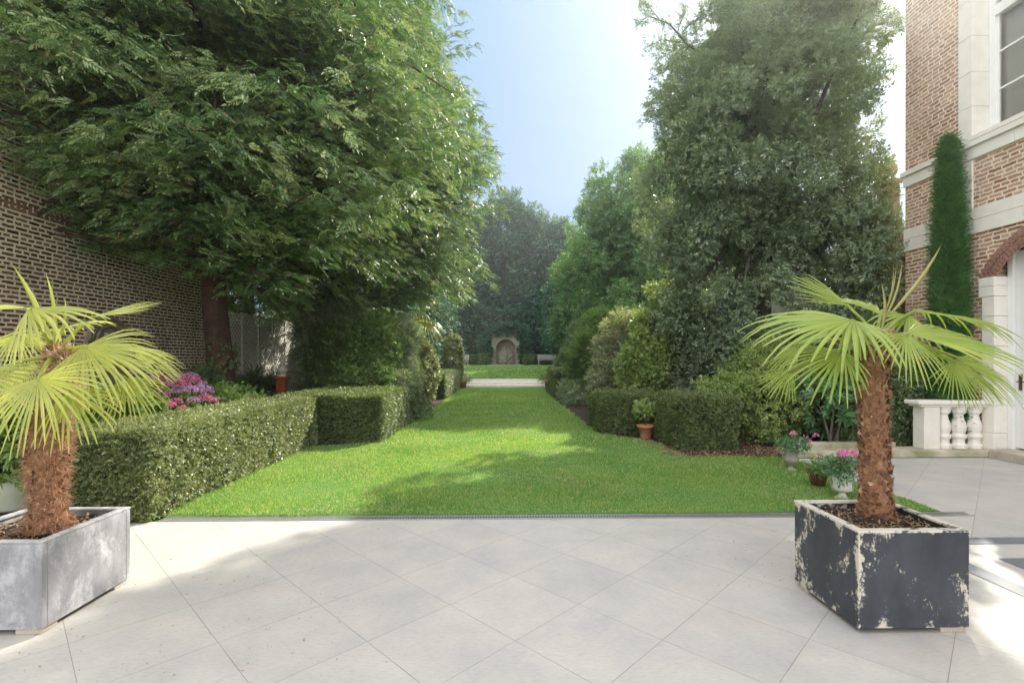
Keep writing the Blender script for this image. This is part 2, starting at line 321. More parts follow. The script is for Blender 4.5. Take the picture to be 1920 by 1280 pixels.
def twig(nl=8, size=1, l=.3, w=.13, spread=1.0, two=False, seed=0, whorl=False):
    r = np.random.default_rng(seed); Ps, Ds = [], []
    for i in range(nl):
        tpos = (i+.5)/nl*(1-l*.6); az = i*2.4+r.uniform(-.4, .4)
        if whorl: tpos = .55+.12*r.random()
        el = spread*(.9-.4*tpos)+r.uniform(-.25, .25)
        d = np.array([math.cos(el), math.sin(el)*math.cos(az), math.sin(el)*math.sin(az)])
        Ps.append((tpos, 0, 0)); Ds.append(d)
    Ps = np.array(Ps); Ds = np.array(Ds)
    up = norm(r.normal(size=(nl, 3))*.45+np.array([.6, 0, .8]))
    V, Fc = instance(leaf(l, w, .15, .12, two), Ps, frames(Ds, up), r.uniform(.75, 1.15, nl))
    return V*size, Fc
def spray(nl=11, size=1, l=.2, w=.05, seed=0):     # flat drooping conifer spray
    r = np.random.default_rng(seed); Ps, Ds = [], []
    for i in range(nl):
        x = .08+.84*i/nl
        for s in (-1, 1):
            Ps.append((x, 0, -.22*x*x)); a = R(48-12*x)+r.uniform(-.12, .12)
            Ds.append((math.cos(a), s*math.sin(a), -.08-.18*x+r.uniform(-.15, .15)))
    Ps.append((.9, 0, -.2)); Ds.append((1, 0, -.5))
    Ps = np.array(Ps); Ds = norm(np.array(Ds)); n = len(Ps)
    sc = np.concatenate([np.repeat(1.15-.6*np.linspace(0, 1, nl), 2), [1]])*r.uniform(.8, 1.2, n)
    up = norm(r.normal(size=(n, 3))*.2+np.array([0, 0, 1]))
    V, Fc = instance(leaf(l, w, .2, .1, False), Ps, frames(Ds, up), sc)
    return V*size, Fc
def variants(T, Ps, Rm, S):
    k = len(T); parts = []; idx = rng.integers(0, k, len(Ps))
    for i in range(k):
        q = idx == i
        if q.any(): parts.append(instance(T[i], Ps[q], Rm[q], S[q]))
    return join(parts)
def sphere_dirs(n): return norm(rng.normal(size=(n, 3)))
def lumpy(d, seed, k=5, amp=.15):
    r = np.random.default_rng(seed); f = np.zeros(len(d))
    for i in range(k):
        v = r.normal(size=3)*r.uniform(2, 5); f += np.sin(d@v+r.uniform(0, 6.3))
    return 1+amp*f/math.sqrt(k)
def crown_points(ell, n, clumps, csize, depth=.3, low=None):
    """twig points: clumps spread over a set of ellipsoids, each clump its own lumpy ball"""
    ell = [np.array(e, float) for e in ell]
    A = np.array([(e[3]*e[4]*e[5])**(2/3) for e in ell]); A /= A.sum()
    which = rng.choice(len(ell), clumps, p=A); E = np.array(ell)[which]
    d = sphere_dirs(clumps); rr = 1-depth*rng.random(clumps)**1.3
    C = E[:, :3]+d*E[:, 3:]*(rr*lumpy(d, 3, 5, .10))[:, None]
    cs = csize*rng.uniform(.55, 1.35, clumps)
    wi = rng.choice(clumps, n, p=(cs**2)/(cs**2).sum()); dd = sphere_dirs(n)
    Q = C[wi]+dd*(cs[wi]*(1-.5*rng.random(n)**2))[:, None]
    out = norm(dd*.8+d[wi]*.7+np.array([0, 0, .15]))
    return Q, out, C, d
def foliage(name, Q, out, T, size, mat, parent, droop=0, jitter=.5, smin=.7, smax=1.25):
    n = len(Q)
    d = norm(out+rng.normal(size=(n, 3))*jitter+np.array([0, 0, -droop]))
    up = norm(rng.normal(size=(n, 3))*.5+np.array([0, 0, 1]))
    V, Fc = variants(T, Q, frames(d, up), size*rng.uniform(smin, smax, n))
    return npmesh(name, V, Fc, mat, parent)
T_small = [twig(9, 1, .42, .2, 1.1, False, s) for s in range(4)]       # box leaves
T_mid = [twig(8, 1, .40, .17, 1.1, False, s+10) for s in range(4)]
T_two = [twig(8, 1, .42, .19, 1.15, True, s+20) for s in range(4)]
T_long = [twig(9, 1, .50, .085, .9, False, s+30) for s in range(4)]
T_whorl = [twig(9, 1, .72, .22, 1.35, True, s+40, True) for s in range(4)]
T_spray = [spray(7, 1, .30, .095, s) for s in range(5)]
T_fine = [spray(6, 1, .32, .10, s+5) for s in range(3)]

L = {}
L['yew'] = leafmat('yew needles', (.075, .165, .06), (.215, .325, .125), .20, .45, 1.3, spec=.45, third=(.28, .15, .07), tamt=.03, tcol=(1.15, 1.25, .7))
L['yew_tip'] = leafmat('pale yew shoots', (.23, .33, .13), (.42, .50, .24), .22, .42, 1.8, spec=.45, tcol=(1.15, 1.2, .7))
L['yew_dark'] = leafmat('dark evergreen needles', (.035, .105, .075), (.085, .19, .115), .25, .55, .35, spec=.3, third=(.26, .26, .16), tamt=.06)
L['holly'] = leafmat('holly leaves', (.17, .24, .155), (.31, .385, .25), .28, .33, .8, spec=.55, third=(.36, .38, .2), tamt=.07)
L['lime'] = leafmat('lime leaves', (.075, .18, .07), (.17, .31, .10), .33, .45, .5, third=(.34, .35, .16), tamt=.05)
L['darkleaf'] = leafmat('dark shrub leaves', (.10, .165, .075), (.22, .30, .13), .3, .4, 1.0, third=(.30, .30, .16), tamt=.06)
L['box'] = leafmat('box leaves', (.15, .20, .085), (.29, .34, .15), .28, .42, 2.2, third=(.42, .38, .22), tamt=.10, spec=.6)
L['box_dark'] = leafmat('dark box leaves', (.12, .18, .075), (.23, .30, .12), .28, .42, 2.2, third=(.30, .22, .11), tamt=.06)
L['camellia'] = leafmat('camellia leaves', (.16, .26, .08), (.38, .47, .17), .33, .3, 1.4, third=(.52, .50, .22), tamt=.07)
L['feather'] = leafmat('feathery leaves', (.20, .29, .16), (.46, .54, .36), .35, .35, 1.5, third=(.66, .68, .56), tamt=.12)
L['pink'] = leafmat('bronze pink leaves', (.19, .28, .14), (.38, .45, .26), .35, .4, 2, third=(.70, .52, .46), tamt=.18)
L['rhodo'] = leafmat('rhododendron leaves', (.09, .20, .10), (.17, .30, .13), .2, .3, 2)
L['hydr'] = leafmat('hydrangea leaves', (.12, .22, .07), (.26, .38, .12), .35, .4, 3)
L['cypress'] = leafmat('cypress foliage', (.05, .15, .05), (.16, .32, .10), .25, .6, 7, spec=.3)
L['palm'] = leafmat('palm leaf', (.33, .385, .085), (.54, .55, .16), .45, .36, 5, third=(.58, .52, .2), tamt=.07)  # lighter, yellower leaf: sunlight is put into its colour
L['palm_right'] = leafmat('palm leaf shade tinted', (.22, .33, .06), (.40, .47, .11), .42, .36, 5, third=(.52, .47, .16), tamt=.06)  # darker copy of the palm leaf, shade put into its colour
L['grass'] = leafmat('grass blades', (.115, .32, .06), (.31, .49, .14), .36, .5, .9, tcol=(1.4, 1.35, .55), spec=.35, third=(.62, .58, .30), tamt=.20)
L['petal_pink'] = leafmat('pink petals', (.70, .12, .34), (.85, .35, .55), .35, .6, 9, tcol=(1.1, .8, .9))
L['petal_mauve'] = leafmat('mauve petals', (.55, .25, .55), (.75, .52, .74), .35, .6, 9, tcol=(1.1, .9, 1.1))
L['petal_red'] = leafmat('red petals', (.75, .05, .04), (.85, .14, .08), .35, .6, 9, tcol=(1.2, .6, .5))
L['petal_orange'] = leafmat('orange petals', (.8, .26, .04), (.85, .4, .08), .35, .6, 9, tcol=(1.2, .8, .5))
L['hair'] = leafmat('palm hair', (.26, .13, .07), (.56, .37, .24), .2, .8, 20, tcol=(1.2, 1, .8))
L['base'] = leafmat('palm leaf bases', (.12, .058, .032), (.42, .24, .14), .08, .85, 14, tcol=(1.2, .9, .7), spec=.2, third=(.55, .38, .24), tamt=.07)
L['dead'] = leafmat('dead leaf litter', (.16, .09, .05), (.42, .29, .17), .1, .8, 20, tcol=(1, .9, .7))

# ------------------------------------------------------------------ ground
def sheet(name, poly, z, mat):
    me = bpy.data.meshes.new(name); me.from_pydata([(x, y, z) for x, y in poly], [], [tuple(range(len(poly)))]); me.update()
    return tag(link(name, me, mat), kind='structure')
sheet('ground', [(-400, -300), (400, -300), (400, 700), (-400, 700)], -.012, M['turf'])
LX = 4.28                                  # right edge of the near lawn
patio = sheet('patio', [(-9, -6), (7.48, -6), (7.48, 7.36), (LX, 7.36), (LX, 4.64), (-9, 4.64)], 0, M['patio'])
lawn_poly = [(-3.3, 4.76), (LX, 4.76), (LX, 7.3), (2.8, 7.45), (2.7, 8.9), (1.9, 9.7), (1.9, 16), (2.1, 25.0), (-1.9, 25.0), (-2.1, 9.0), (-3.3, 8.4)]
sheet('lawn', lawn_poly, .010, M['turf'])
sheet('flower_bed_soil', [(-6.98, 4.7), (-3.25, 4.7), (-3.25, 8.5), (-2.0, 9.1), (-1.85, 25), (-6.98, 25)], .004, M['soil'])
sheet('border_soil', [(LX, 7.5), (7.45, 7.5), (8.4, 25), (2.05, 25), (1.85, 9.6), (2.6, 8.8), (2.7, 7.3), (4.0, 7.2)], .004, M['soil'])
def gz(Y): return .41+max(0, Y-26)*.027
mb = MB(); ys = np.linspace(25.9, 60, 12)
for i in range(11):
    a, b_ = ys[i], ys[i+1]
    mb.add([(-30, a, gz(a)), (30, a, gz(a)), (30, b_, gz(b_)), (-30, b_, gz(b_))], [(0, 1, 2, 3)])
tag(mb.build('upper_lawn', M['turf']), kind='structure')
# inlay bands in the paving on the right
mb = MB()
def strip(a, b_, c, d): mb.add([(*p[:2], .004) for p in (a, b_, c, d)], [(0, 1, 2, 3)])
y0, y1 = G(1822, 1020)[1], G(1822, 1008)[1]
strip((3.2, y0), (7.4, y0), (7.4, y1), (3.2, y1))
a, b_ = G(1839, 1065), G(1920, 1100); c, d = G(1822, 1075), G(1920, 1119)
u = norm((b_-a)[:2]); a2 = a[:2]-u*.12; b2 = a[:2]+u*4.2; v = np.array([-u[1], u[0]])
wd = abs((c[:2]-a[:2])@v); v = v*np.sign((c[:2]-a[:2])@v)
strip(a2, a2+v*wd, b2+v*wd, b2)
a = G(1871, 1047); a3 = a[:2]+u*3.2; strip(a, (7.2, a[1]), (7.2, a[1]-.02), a3)
tag(mb.build('paving_inlay', M['slate']), kind='structure')

# drain grate along the lawn
dr = thing('drain_grate', 'narrow slotted steel drain grate along the front edge of the lawn', 'drain', (0, 4.7, 0))
mb = MB(); x0, x1 = -3.15, 4.5
mb.box(x0, x1, 4.645, 4.655, -.01, .008).box(x0, x1, 4.745, 4.755, -.01, .008)
mb.build('frame', M['steel'], dr)
mb = MB()
for i in range(int((x1-x0)/.026)): mb.box(x0+i*.026, x0+i*.026+.012, 4.656, 4.744, -.008, .006)
mb.build('slats', M['steel'], dr)
MB().box(x0, x1, 4.655, 4.745, -.02, -.006).build('channel', M['drain_dark'], dr)

# ------------------------------------------------------------------ grass blades
def inpoly(x, y, poly):
    ins = np.zeros(len(x), bool); n = len(poly); j = n-1
    for i in range(n):
        xi, yi = poly[i]; xj, yj = poly[j]
        c = ((yi > y) != (yj > y)) & (x < (xj-xi)*(y-yi)/(yj-yi+1e-12)+xi); ins ^= c; j = i
    return ins
def blades(X, Y, Z, hgt, wid, name, label):
    n = len(X); a = rng.uniform(0, 6.283, n); la = rng.uniform(0, 6.283, n); lean = rng.uniform(.1, .75, n)*hgt
    bx, by = np.cos(a)*wid/2, np.sin(a)*wid/2
    lx, ly = np.cos(la)*lean, np.sin(la)*lean
    V = np.stack([np.stack([X-bx, Y-by, Z], -1), np.stack([X+bx, Y+by, Z], -1),
                  np.stack([X+bx*.6+lx*.4, Y+by*.6+ly*.4, Z+hgt*.6], -1), np.stack([X+lx, Y+ly, Z+hgt], -1)], 1)
    Fc = np.arange(n*4).reshape(n, 4)
    return tag(npmesh(name, V.reshape(-1, 3), Fc, L['grass']), label, 'grass', kind='stuff')
Xs, Ys, Hs, Ws = [], [], [], []
for (ya, yb, dens, h, wd) in ((4.72, 6.2, 9000, .034, .0042), (6.2, 8.5, 5200, .038, .006), (8.5, 13, 2600, .042, .010), (13, 25, 1000, .05, .018)):
    n = int(dens*8*(yb-ya)); x = rng.uniform(-3.45, LX+.05, n); y = rng.uniform(ya, yb, n)
    jit = (np.sin(x*9)+np.sin(y*7+x*3))*.03
    k = inpoly(x+jit, y+jit*.5-.02, lawn_poly); x, y = x[k], y[k]; n = len(x)
    pat = .8+.35*np.sin(x*2.1+np.sin(y*1.7))*np.sin(y*2.3+x)
    Xs.append(x); Ys.append(y); Hs.append(h*pat*rng.uniform(.6, 1.25, n)); Ws.append(np.full(n, wd))
X, Y = np.concatenate(Xs), np.concatenate(Ys)
blades(X, Y, np.full(len(X), .008), np.concatenate(Hs), np.concatenate(Ws), 'grass', 'short mown green grass of the main lawn')
n = 42000; cx_ = rng.uniform(-3, 4.2, n); cy_ = 4.8+(rng.random(n)**1.5)*9
pm = np.sin(cx_*2.7+np.sin(cy_*2.1)*1.3)+np.sin(cy_*3.3+cx_*1.1)+rng.normal(size=n)*.5 > .95
pm &= inpoly(cx_, cy_, lawn_poly); cx_, cy_ = cx_[pm], cy_[pm]; n = len(cx_)
V, Fc = instance(leaf(1, .9, .1, 0, False), np.column_stack([cx_, cy_, rng.uniform(.028, .048, n)]), frames(rng.normal(size=(n, 3))*np.array([1, 1, .3]), np.tile([0, 0, 1.], (n, 1))), rng.uniform(.010, .019, n)*(1+.10*(cy_-4.8)))
tag(npmesh('clover', V, Fc, leafmat('clover leaves', (.24, .36, .15), (.42, .50, .28), .3, .5, 3)), 'pale clover patches scattered through the main lawn', 'clover', kind='stuff')
n = 26000; X = rng.uniform(-6, 7, n); Y = rng.uniform(26, 44, n)
blades(X, Y, np.array([gz(q) for q in Y])-.01, rng.uniform(.05, .09, n), np.full(n, .035), 'grass', 'green grass of the upper lawn beyond the stone steps')
# litter on the paving and in the beds
def litter(name, label, pts, smin, smax, mat, z=.006):
    n = len(pts); T = [leaf(1, .5, .3, .1, False)]
    d = np.stack([rng.normal(size=n), rng.normal(size=n), rng.normal(size=n)*.15], -1)
    V, Fc = variants(T, np.column_stack([pts, np.full(n, z)]), frames(d, np.tile([0, 0, 1.], (n, 1))), rng.uniform(smin, smax, n))
    return tag(npmesh(name, V, Fc, mat), label, 'leaf litter', kind='stuff')
px = np.concatenate([rng.uniform(-3.4, -.8, 420), rng.uniform(-3, 3.5, 90), rng.uniform(1.2, 2.4, 120)])
py = np.concatenate([rng.uniform(1.9, 4.6, 420), rng.uniform(1.6, 4.6, 90), rng.uniform(3.2, 4.6, 120)])
litter('leaf_litter', 'tiny dark flecks of leaf litter scattered over the paving', np.stack([px, py], -1), .005, .016, L['dead'])
px = np.concatenate([rng.uniform(2.5, 4.4, 1500), rng.uniform(-3.3, -2.2, 700), rng.uniform(4.2, 6.4, 900)])
py = np.concatenate([rng.uniform(7.35, 9.0, 1500), rng.uniform(10.8, 18, 700), rng.uniform(7.5, 8.2, 900)])
litter('bed_litter', 'dry brown leaves and twigs on the soil of the borders', np.stack([px, py], -1), .03, .08, L['dead'], .02)

n = 170; litter('fallen_leaves', 'scattered fallen leaves lying on the lawn', np.column_stack([rng.uniform(-2.6, 4, n), rng.uniform(4.9, 14, n)]), .03, .055, L['dead'], .045)
# ------------------------------------------------------------------ house on the right
WX = 7.5
hs = thing('brick_house', 'red brick house with pale stone bands, tall window and white door at the right edge', 'house', (WX, 9.1, 0))
ytop = 11.5
def wallgrid(mb, holes, ya, yb, za, zb, x0, x1):
    yc = sorted({ya, yb, *[h[0] for h in holes], *[h[1] for h in holes]}); zc = sorted({za, zb, *[h[2] for h in holes], *[h[3] for h in holes]})
    for i in range(len(yc)-1):
        for j in range(len(zc)-1):
            cy, cz = (yc[i]+yc[i+1])/2, (zc[j]+zc[j+1])/2
            if any(h[0] < cy < h[1] and h[2] < cz < h[3] for h in holes): continue
            mb.box(x0, x1, yc[i], yc[i+1], zc[j], zc[j+1])
D0, D1, DZ = 5.3, 7.40, 3.15               # door opening
W0, W1, WZ0, WZ1 = 6.25, 7.76, 5.02, 8.6   # window opening
mb = MB(); wallgrid(mb, [(D0-.1, D1+.1, 0, DZ), (W0-.1, W1+.1, WZ0-.1, WZ1+.1), (1.5, 3.5, 0, 3.0), (1.5, 3.5, WZ0, WZ1)], -6, 9.1, -.1, ytop, WX, WX+.35)
mb.box(WX+.35, 16, 8.75, 9.1, -.1, ytop).box(WX+.35, 16, -6, -5.65, -.1, ytop)
mb.build('wall', M['house_brick'], hs)
MB().box(WX-.2, 16.2, -6.2, 9.3, ytop, ytop+.25).build('roof_cornice', M['stone'], hs)
MB().add([(WX+.43, -5.6, .2), (WX+.43, 8.7, .2), (WX+.43, 8.7, 11), (WX+.43, -5.6, 11)], [(0, 1, 2, 3)]).build('curtains', M['interior'], hs)
# stone: bands, piers, jambs (with thin dark joints left between blocks)
def blocks(mb, ya, yb, za, zb, x0, x1, hl=None, vl=None, gap=.005):
    zs = [za]+(hl or [])+[zb]; ys_ = [ya]+(vl or [])+[yb]
    for i in range(len(zs)-1):
        for j in range(len(ys_)-1):
            mb.box(x0, x1, ys_[j]+gap/2, ys_[j+1]-gap/2, zs[i]+gap/2, zs[i+1]-gap/2)
mb = MB()
blocks(mb, -6, 9.115, 4.65, 4.84, WX-.035, WX+.05, vl=[-4, -2, 0, 2, 4, 5.5, 7.1, 8.2]); blocks(mb, -6, 9.14, 4.84, 4.93, WX-.075, WX+.05, vl=[-2, 1.7, 5, 7.9])
mb.build('string_course', M['stone'], hs, bevel=.004)
mb = MB(); blocks(mb, -6, 9.112, 3.46, 3.87, WX-.03, WX+.05, hl=[3.68], vl=[-3, 0, 3, 4.4, 5.8, 7.0, 8.4]); mb.build('string_course', M['stone'], hs, bevel=.004)
mb = MB(); blocks(mb, W1, W1+.27, 3.875, 4.645, WX-.028, WX+.05, hl=[4.3]); mb.build('stone_pier', M['stone'], hs, bevel=.004)
mb = MB(); mz = [5.5, 6.05, 6.62, 7.2, 7.8, 8.3]
blocks(mb, W1, W1+.24, 4.935, 8.9, WX-.03, WX+.38, hl=mz); blocks(mb, W0-.24, W0, 4.935, 8.9, WX-.03, WX+.38, hl=mz)
blocks(mb, W0-.24, W1+.24, 8.9, 9.3, WX-.03, WX+.38); blocks(mb, W0, W1, 8.602, 8.9, WX-.03, WX+.38); blocks(mb, W0, W1, 4.932, 5.018, WX+.28, WX+.38)
mb.build('window_surround', M['stone'], hs, bevel=.004)
mb = MB(); hz = [.34, .78, 1.22, 1.68, 2.14]
blocks(mb, D1, D1+.20, .36, 2.44, WX-.03, WX+.30, hl=hz[1:]); blocks(mb, D1, D1+.25, 0, .36, WX-.04, WX+.30); blocks(mb, D1, D1+.25, 2.44, 2.74, WX-.035, WX+.30, hl=[2.6])
mb.build('door_surround', M['stone'], hs, bevel=.004)
mb = MB(); blocks(mb, D0-.2, D0, 0, 2.74, WX-.03, WX+.30, hl=hz)
mb.build('door_surround', M['stone'], hs, bevel=.004)
# brick relieving arch over the door: two rings of voussoirs
mb = MB(); yc = (D0+D1)/2; rad = 1.28; zc = 2.70-math.sqrt(max(rad**2-1.08**2, 0))
for ring in (0, 1):
    r0 = rad+ring*.125; n = 44-0; a0 = R(30); a1 = R(150)
    for i in range(n):
        aa = a0+(a1-a0)*i/n+.006; ab = a0+(a1-a0)*(i+1)/n-.006
        q = [(yc+rr*math.cos(x), zc+rr*math.sin(x)) for rr, x in ((r0+.006, aa), (r0+.115, aa), (r0+.115, ab), (r0+.006, ab))]
        mb.poly(q, 'x', WX-.018, WX+.01)
mb.build('brick_arch', plainmat('arch bricks', (.2, .09, .07), (.36, .2, .15), 9, .9), hs)
# infill between square opening and arch
mb = MB(); arc = [(yc+rad*math.cos(a), zc+rad*math.sin(a)) for a in np.linspace(R(32), R(148), 20)]
pts = [(D1, DZ-.0), (D1+.1, 2.66)]+[q for q in arc if q[1] > 2.66]+[(D0-.1, 2.66), (D0, DZ)]
for i in range(1, len(pts)-2):
    q0, q1 = pts[i], pts[i+1]; mb.add([(WX+.004, q0[0], q0[1]), (WX+.004, q1[0], q1[1]), (WX+.004, q1[0], DZ), (WX+.004, q0[0], DZ)], [(0, 1, 2, 3)])
mb.build('arch_infill', M['house_brick'], hs)
# door
dx = WX+.20
dd = MB(); dd.box(dx+.01, dx+.06, D0+.09, D1-.09, .16, 3.1)
door = dd.build('door', M['white_paint'], hs, bevel=.004)
mb = MB(); mb.box(dx-.03, dx+.08, D1-.085, D1, .13, 3.14).box(dx-.03, dx+.08, D0, D0+.085, .13, 3.14).box(dx-.02, dx+.02, (D0+D1)/2-.05, (D0+D1)/2+.05, .16, 3.1)
mb.build('door_frame', M['white_paint'], hs, bevel=.006)
mb = MB()
for (a, b_) in ((.35, 1.2), (1.3, 2.75)):
    for (y_, y2) in ((D1-.95, D1-.2),): mb.box(dx-.008, dx+.009, y_, y_+.03, a, b_).box(dx-.008, dx+.009, y2-.03, y2, a, b_).box(dx-.008, dx+.009, y_+.03, y2-.03, a, a+.03).box(dx-.008, dx+.009, y_+.03, y2-.03, b_-.03, b_)
mb.build('moulding', M['white_paint'], door)
hy = P(1914, 716, 7.2)[1]; hh = MB().box(dx-.012, dx+.009, 7.21, 7.25, 1.02, 1.26).tube([(dx-.01, 7.23, 1.15), (dx-.06, 7.23, 1.15), (dx-.065, 7.12, 1.15)], .009, 8)
hh.build('handle', M['brass'], door)
MB().box(WX-.16, WX+.3, D0-.05, D1-.04, .0, .13).build('door_step', M['stone_old'], hs, bevel=.008)
# window
wx = WX+.27
mb = MB(); mb.box(wx-.02, wx+.08, W1-.10, W1-.002, WZ0, WZ1).box(wx-.02, wx+.08, W0+.002, W0+.10, WZ0, WZ1).box(wx-.02, wx+.08, W0+.1, W1-.1, WZ0, WZ0+.09).box(wx-.02, wx+.08, W0+.1, W1-.1, WZ1-.09, WZ1).box(wx-.035, wx+.08, W0+.1, W1-.1, 6.86, 7.02)
fr = mb.build('window', M['white_paint'], hs, bevel=.004)
mb = MB(); cy = (W0+W1)/2
mb.box(wx-.005, wx+.04, cy-.05, cy+.05, WZ0+.09, 6.86).box(wx-.005, wx+.04, cy-.05, cy+.05, 7.02, WZ1-.09)
for (a, b_) in ((W0+.1, cy-.05), (cy+.05, W1-.1)):
    mb.box(wx, wx+.04, a, a+.04, WZ0+.09, 6.86).box(wx, wx+.04, b_-.04, b_, WZ0+.09, 6.86)
    for z in (5.70, 6.28, 7.55): mb.box(wx+.004, wx+.036, a+.04, b_-.04, z-.014, z+.014)
mb.build('glazing_bar', M['white_paint'], fr)
MB().add([(wx+.02, W0+.05, WZ0+.05), (wx+.02, W0+.05, WZ1-.05), (wx+.02, W1-.05, WZ1-.05), (wx+.02, W1-.05, WZ0+.05)], [(0, 1, 2, 3)]).build('pane', M['glass'], fr)
MB().box(WX-.06, WX+.27, W0-.1, W1+.04, 4.945, 5.015).build('window_sill', M['stone'], hs, bevel=.006)

# neighbour's wall and pier beyond the house corner
nb = thing('boundary_wall', 'tall tan rendered garden wall behind the holly tree', 'wall', (8.45, 12, 0))
MB().box(8.45, 8.75, 9.6, 46, 0, 4.0).build('wall_panel', M['render_tan'], nb); MB().box(8.4, 8.8, 9.55, 46, 4.0, 4.12).build('coping', M['stone_old'], nb)
gp = thing('stone_pier', 'square stone pier topped by a ball finial beside the house corner', 'pier', (8.3, 10.5, 0))
MB().box(8.14, 8.42, 10.36, 10.64, 0, 5.2).build('shaft', M['urn_grey'], gp); MB().box(8.08, 8.48, 10.3, 10.7, 5.2, 5.28).build('cap', M['urn_grey'], gp)
MB().lathe([(.05, 5.28), (.05, 5.34), (.10, 5.36), (.15, 5.42), (.17, 5.5), (.15, 5.6), (.08, 5.67), (.02, 5.68)], (8.28, 10.5, 0), 20).build('ball_finial', M['urn_grey'], gp, True)

# balustrade and kerb
by = 7.62
kb = thing('stone_kerb', 'long low mossy stone kerb between the right border and the paving', 'kerb', (6, 7.45, 0))
MB().box(4.35, WX-.045, 7.37, 7.80, 0, .10).build('kerb_stone', M['stone_moss'], kb, bevel=.012)
MB().box(4.7, 6.28, 7.80, 7.93, 0, .16).build('kerb_stone', M['stone_moss'], kb, bevel=.012)
bal = thing('balustrade', 'short cream stone balustrade with three bulging balusters beside the house door', 'balustrade', (6.9, by, .1))
xa = P(1711, 760, by)[0]; 
MB().box(xa-.02, WX-.002, by-.15, by+.15, .785, .845).build('rail', M['stone'], bal, bevel=.015)
MB().box(xa+.03, WX-.002, by-.12, by+.12, .75, .783).build('rail_moulding', M['stone'], bal, bevel=.01)
x1 = P(1722, 760, by)[0]; x2 = P(1751, 760, by)[0]
MB().box(x1, x2, by-.11, by+.11, .10, .748).build('post', M['stone'], bal, bevel=.01)
prof = [(.115, .0), (.115, .06), (.10, .065), (.085, .10), (.088, .15), (.105, .165), (.112, .19), (.105, .215), (.085, .235), (.098, .27), (.108, .33), (.100, .39), (.075, .46), (.066, .52), (.085, .545), (.10, .56), (.10, .60), (.11, .61), (.11, .648)]
for px in (1767, 1796, 1825):
    c = P(px, 760, by); o = MB().lathe(prof, (c[0], by, .10), 8)
    ob = o.build('baluster', M['stone'], bal)
    bv = ob.modifiers.new('bevel', 'BEVEL'); bv.width = .006; bv.segments = 1

# ------------------------------------------------------------------ left garden wall
GX = -7.0
gw = thing('garden_wall', 'tall old brick garden wall with thick pale mortar on the left', 'wall', (GX, 8, 0))
wend = P(398, 700, 12.2)[1]
MB().box(GX-.35, GX, -3, 12.25, -.1, 6.4).build('wall_face', M['wall_brick'], gw)
mb = MB()
for i in range(170):
    y = -3+i*.09
    if y < 12.1: mb.box(GX, GX+.005, y, y+.056, 3.62, 3.76)
mb.build('soldier_course', plainmat('course bricks', (.16, .08, .055), (.36, .23, .16), 14, .9), gw)
lw = thing('low_wall', 'low dark brick wall running behind the trellis', 'wall', (GX, 18, 0))
MB().box(GX-.45, GX-.1, 12.25, 27, -.1, 2.45).build('wall_face', M['wall_brick'], lw)
# wall fountain: arched stone with carved face
ya, yb = P(158, 640, 7.9)[1], P(237, 640, 9)[1]
def yonwall(px):                           # depth where a pixel column meets the wall plane
    r = ray(px, 671); return GX/r[0]*r[1]
ya, yb = yonwall(158), yonwall(238); cyy = (ya+yb)/2; rw = (yb-ya)/2
zs = H+(HZ-641)/F*cyy*1.0; zt = H+(HZ-596)/F*cyy
wf = thing('wall_fountain', 'dark arched stone wall fountain with a carved face on the left brick wall', 'wall fountain', (GX, cyy, 1))
def archpts(r, zb, zs_, k=18, ratio=1): return [(cyy-r, zb), (cyy+r, zb)]+[(cyy+r*math.cos(a), zs_+r*math.sin(a)*ratio) for a in np.linspace(0, math.pi, k)]
ratio = (zt-zs)/rw
ratio = min(max(ratio, .6), 1.1)
MB().poly(archpts(rw, .9, zs, 18, ratio), 'x', GX+.002, GX+.06).build('back_slab', M['relief'], wf)
for r_, th in ((rw-.02, .10), (rw*.8, .085), (rw*.64, .1)):
    mb = MB(); mb.tube([(GX+th*.7, cyy+r_*math.cos(a), zs+r_*math.sin(a)*ratio) for a in np.linspace(0, math.pi, 22)], .028, 8); mb.build('arch_moulding', M['relief'], wf, True)
mb = MB(); mb.box(GX+.06, GX+.14, cyy-.16, cyy+.16, zs-.12, zs+.16); mb.build('relief_panel', M['stone_old'], wf, bevel=.02)
mb = MB(); hz_ = zs+.01
for (dy, dz, rr) in ((0, 0, .085), (-.05, .03, .04), (.05, .03, .04), (0, -.05, .05), (0, 0.07, .06)):
    mb.lathe([(.001, -rr), (rr*.7, -rr*.7), (rr, 0), (rr*.7, rr*.7), (.001, rr)], (GX+.15, cyy+dy, hz_+dz), 10)
mb.build('carved_face', M['stone_old'], wf, True)
MB().lathe([(.05, .55), (.12, .6), (.30, .78), (.36, .86), (.36, .92), (.28, .92), (.2, .86)], (GX+.25, cyy, 0), 20).build('basin', M['stone_old'], wf, True)
MB().lathe([(.16, 0), (.16, .08), (.09, .14), (.08, .5), (.14, .58)], (GX+.25, cyy, 0), 16).build('basin_stand', M['stone_old'], wf, True)

# trellis
tr = thing('garden_trellis', 'weathered white diamond trellis fence with a rail beside the big tree trunk', 'trellis', (GX+.1, 15, 0))
tx = GX+.12; t0, t1 = 12.5, 19.5
def lattice(mb, ya, yb, za, zb, pitch, wd):
    span = zb-za; k = ya-span
    while k < yb:
        for s in (1, -1):
            a = (k, za) if s > 0 else (k, zb); pa = []
            y_a, y_b = k, k+span; 
            lo, hi = max(y_a, ya), min(y_b, yb)
            if hi-lo > .02:
                za_, zb_ = (za+lo-k, za+hi-k) if s > 0 else (zb-(lo-k), zb-(hi-k))
                mb.beam((tx+.006*s, lo, za_), (tx+.006*s, hi, zb_), .008, wd, up=(0, -(zb_-za_), hi-lo))
        k += pitch
mb = MB(); lattice(mb, t0, t1, 1.05, 2.62, .15, .042); mb.build('lattice_panel', M['trellis'], tr)
mb = MB(); lattice(mb, t0, t1, .12, .95, .17, .042); mb.build('lattice_panel', M['trellis'], tr)
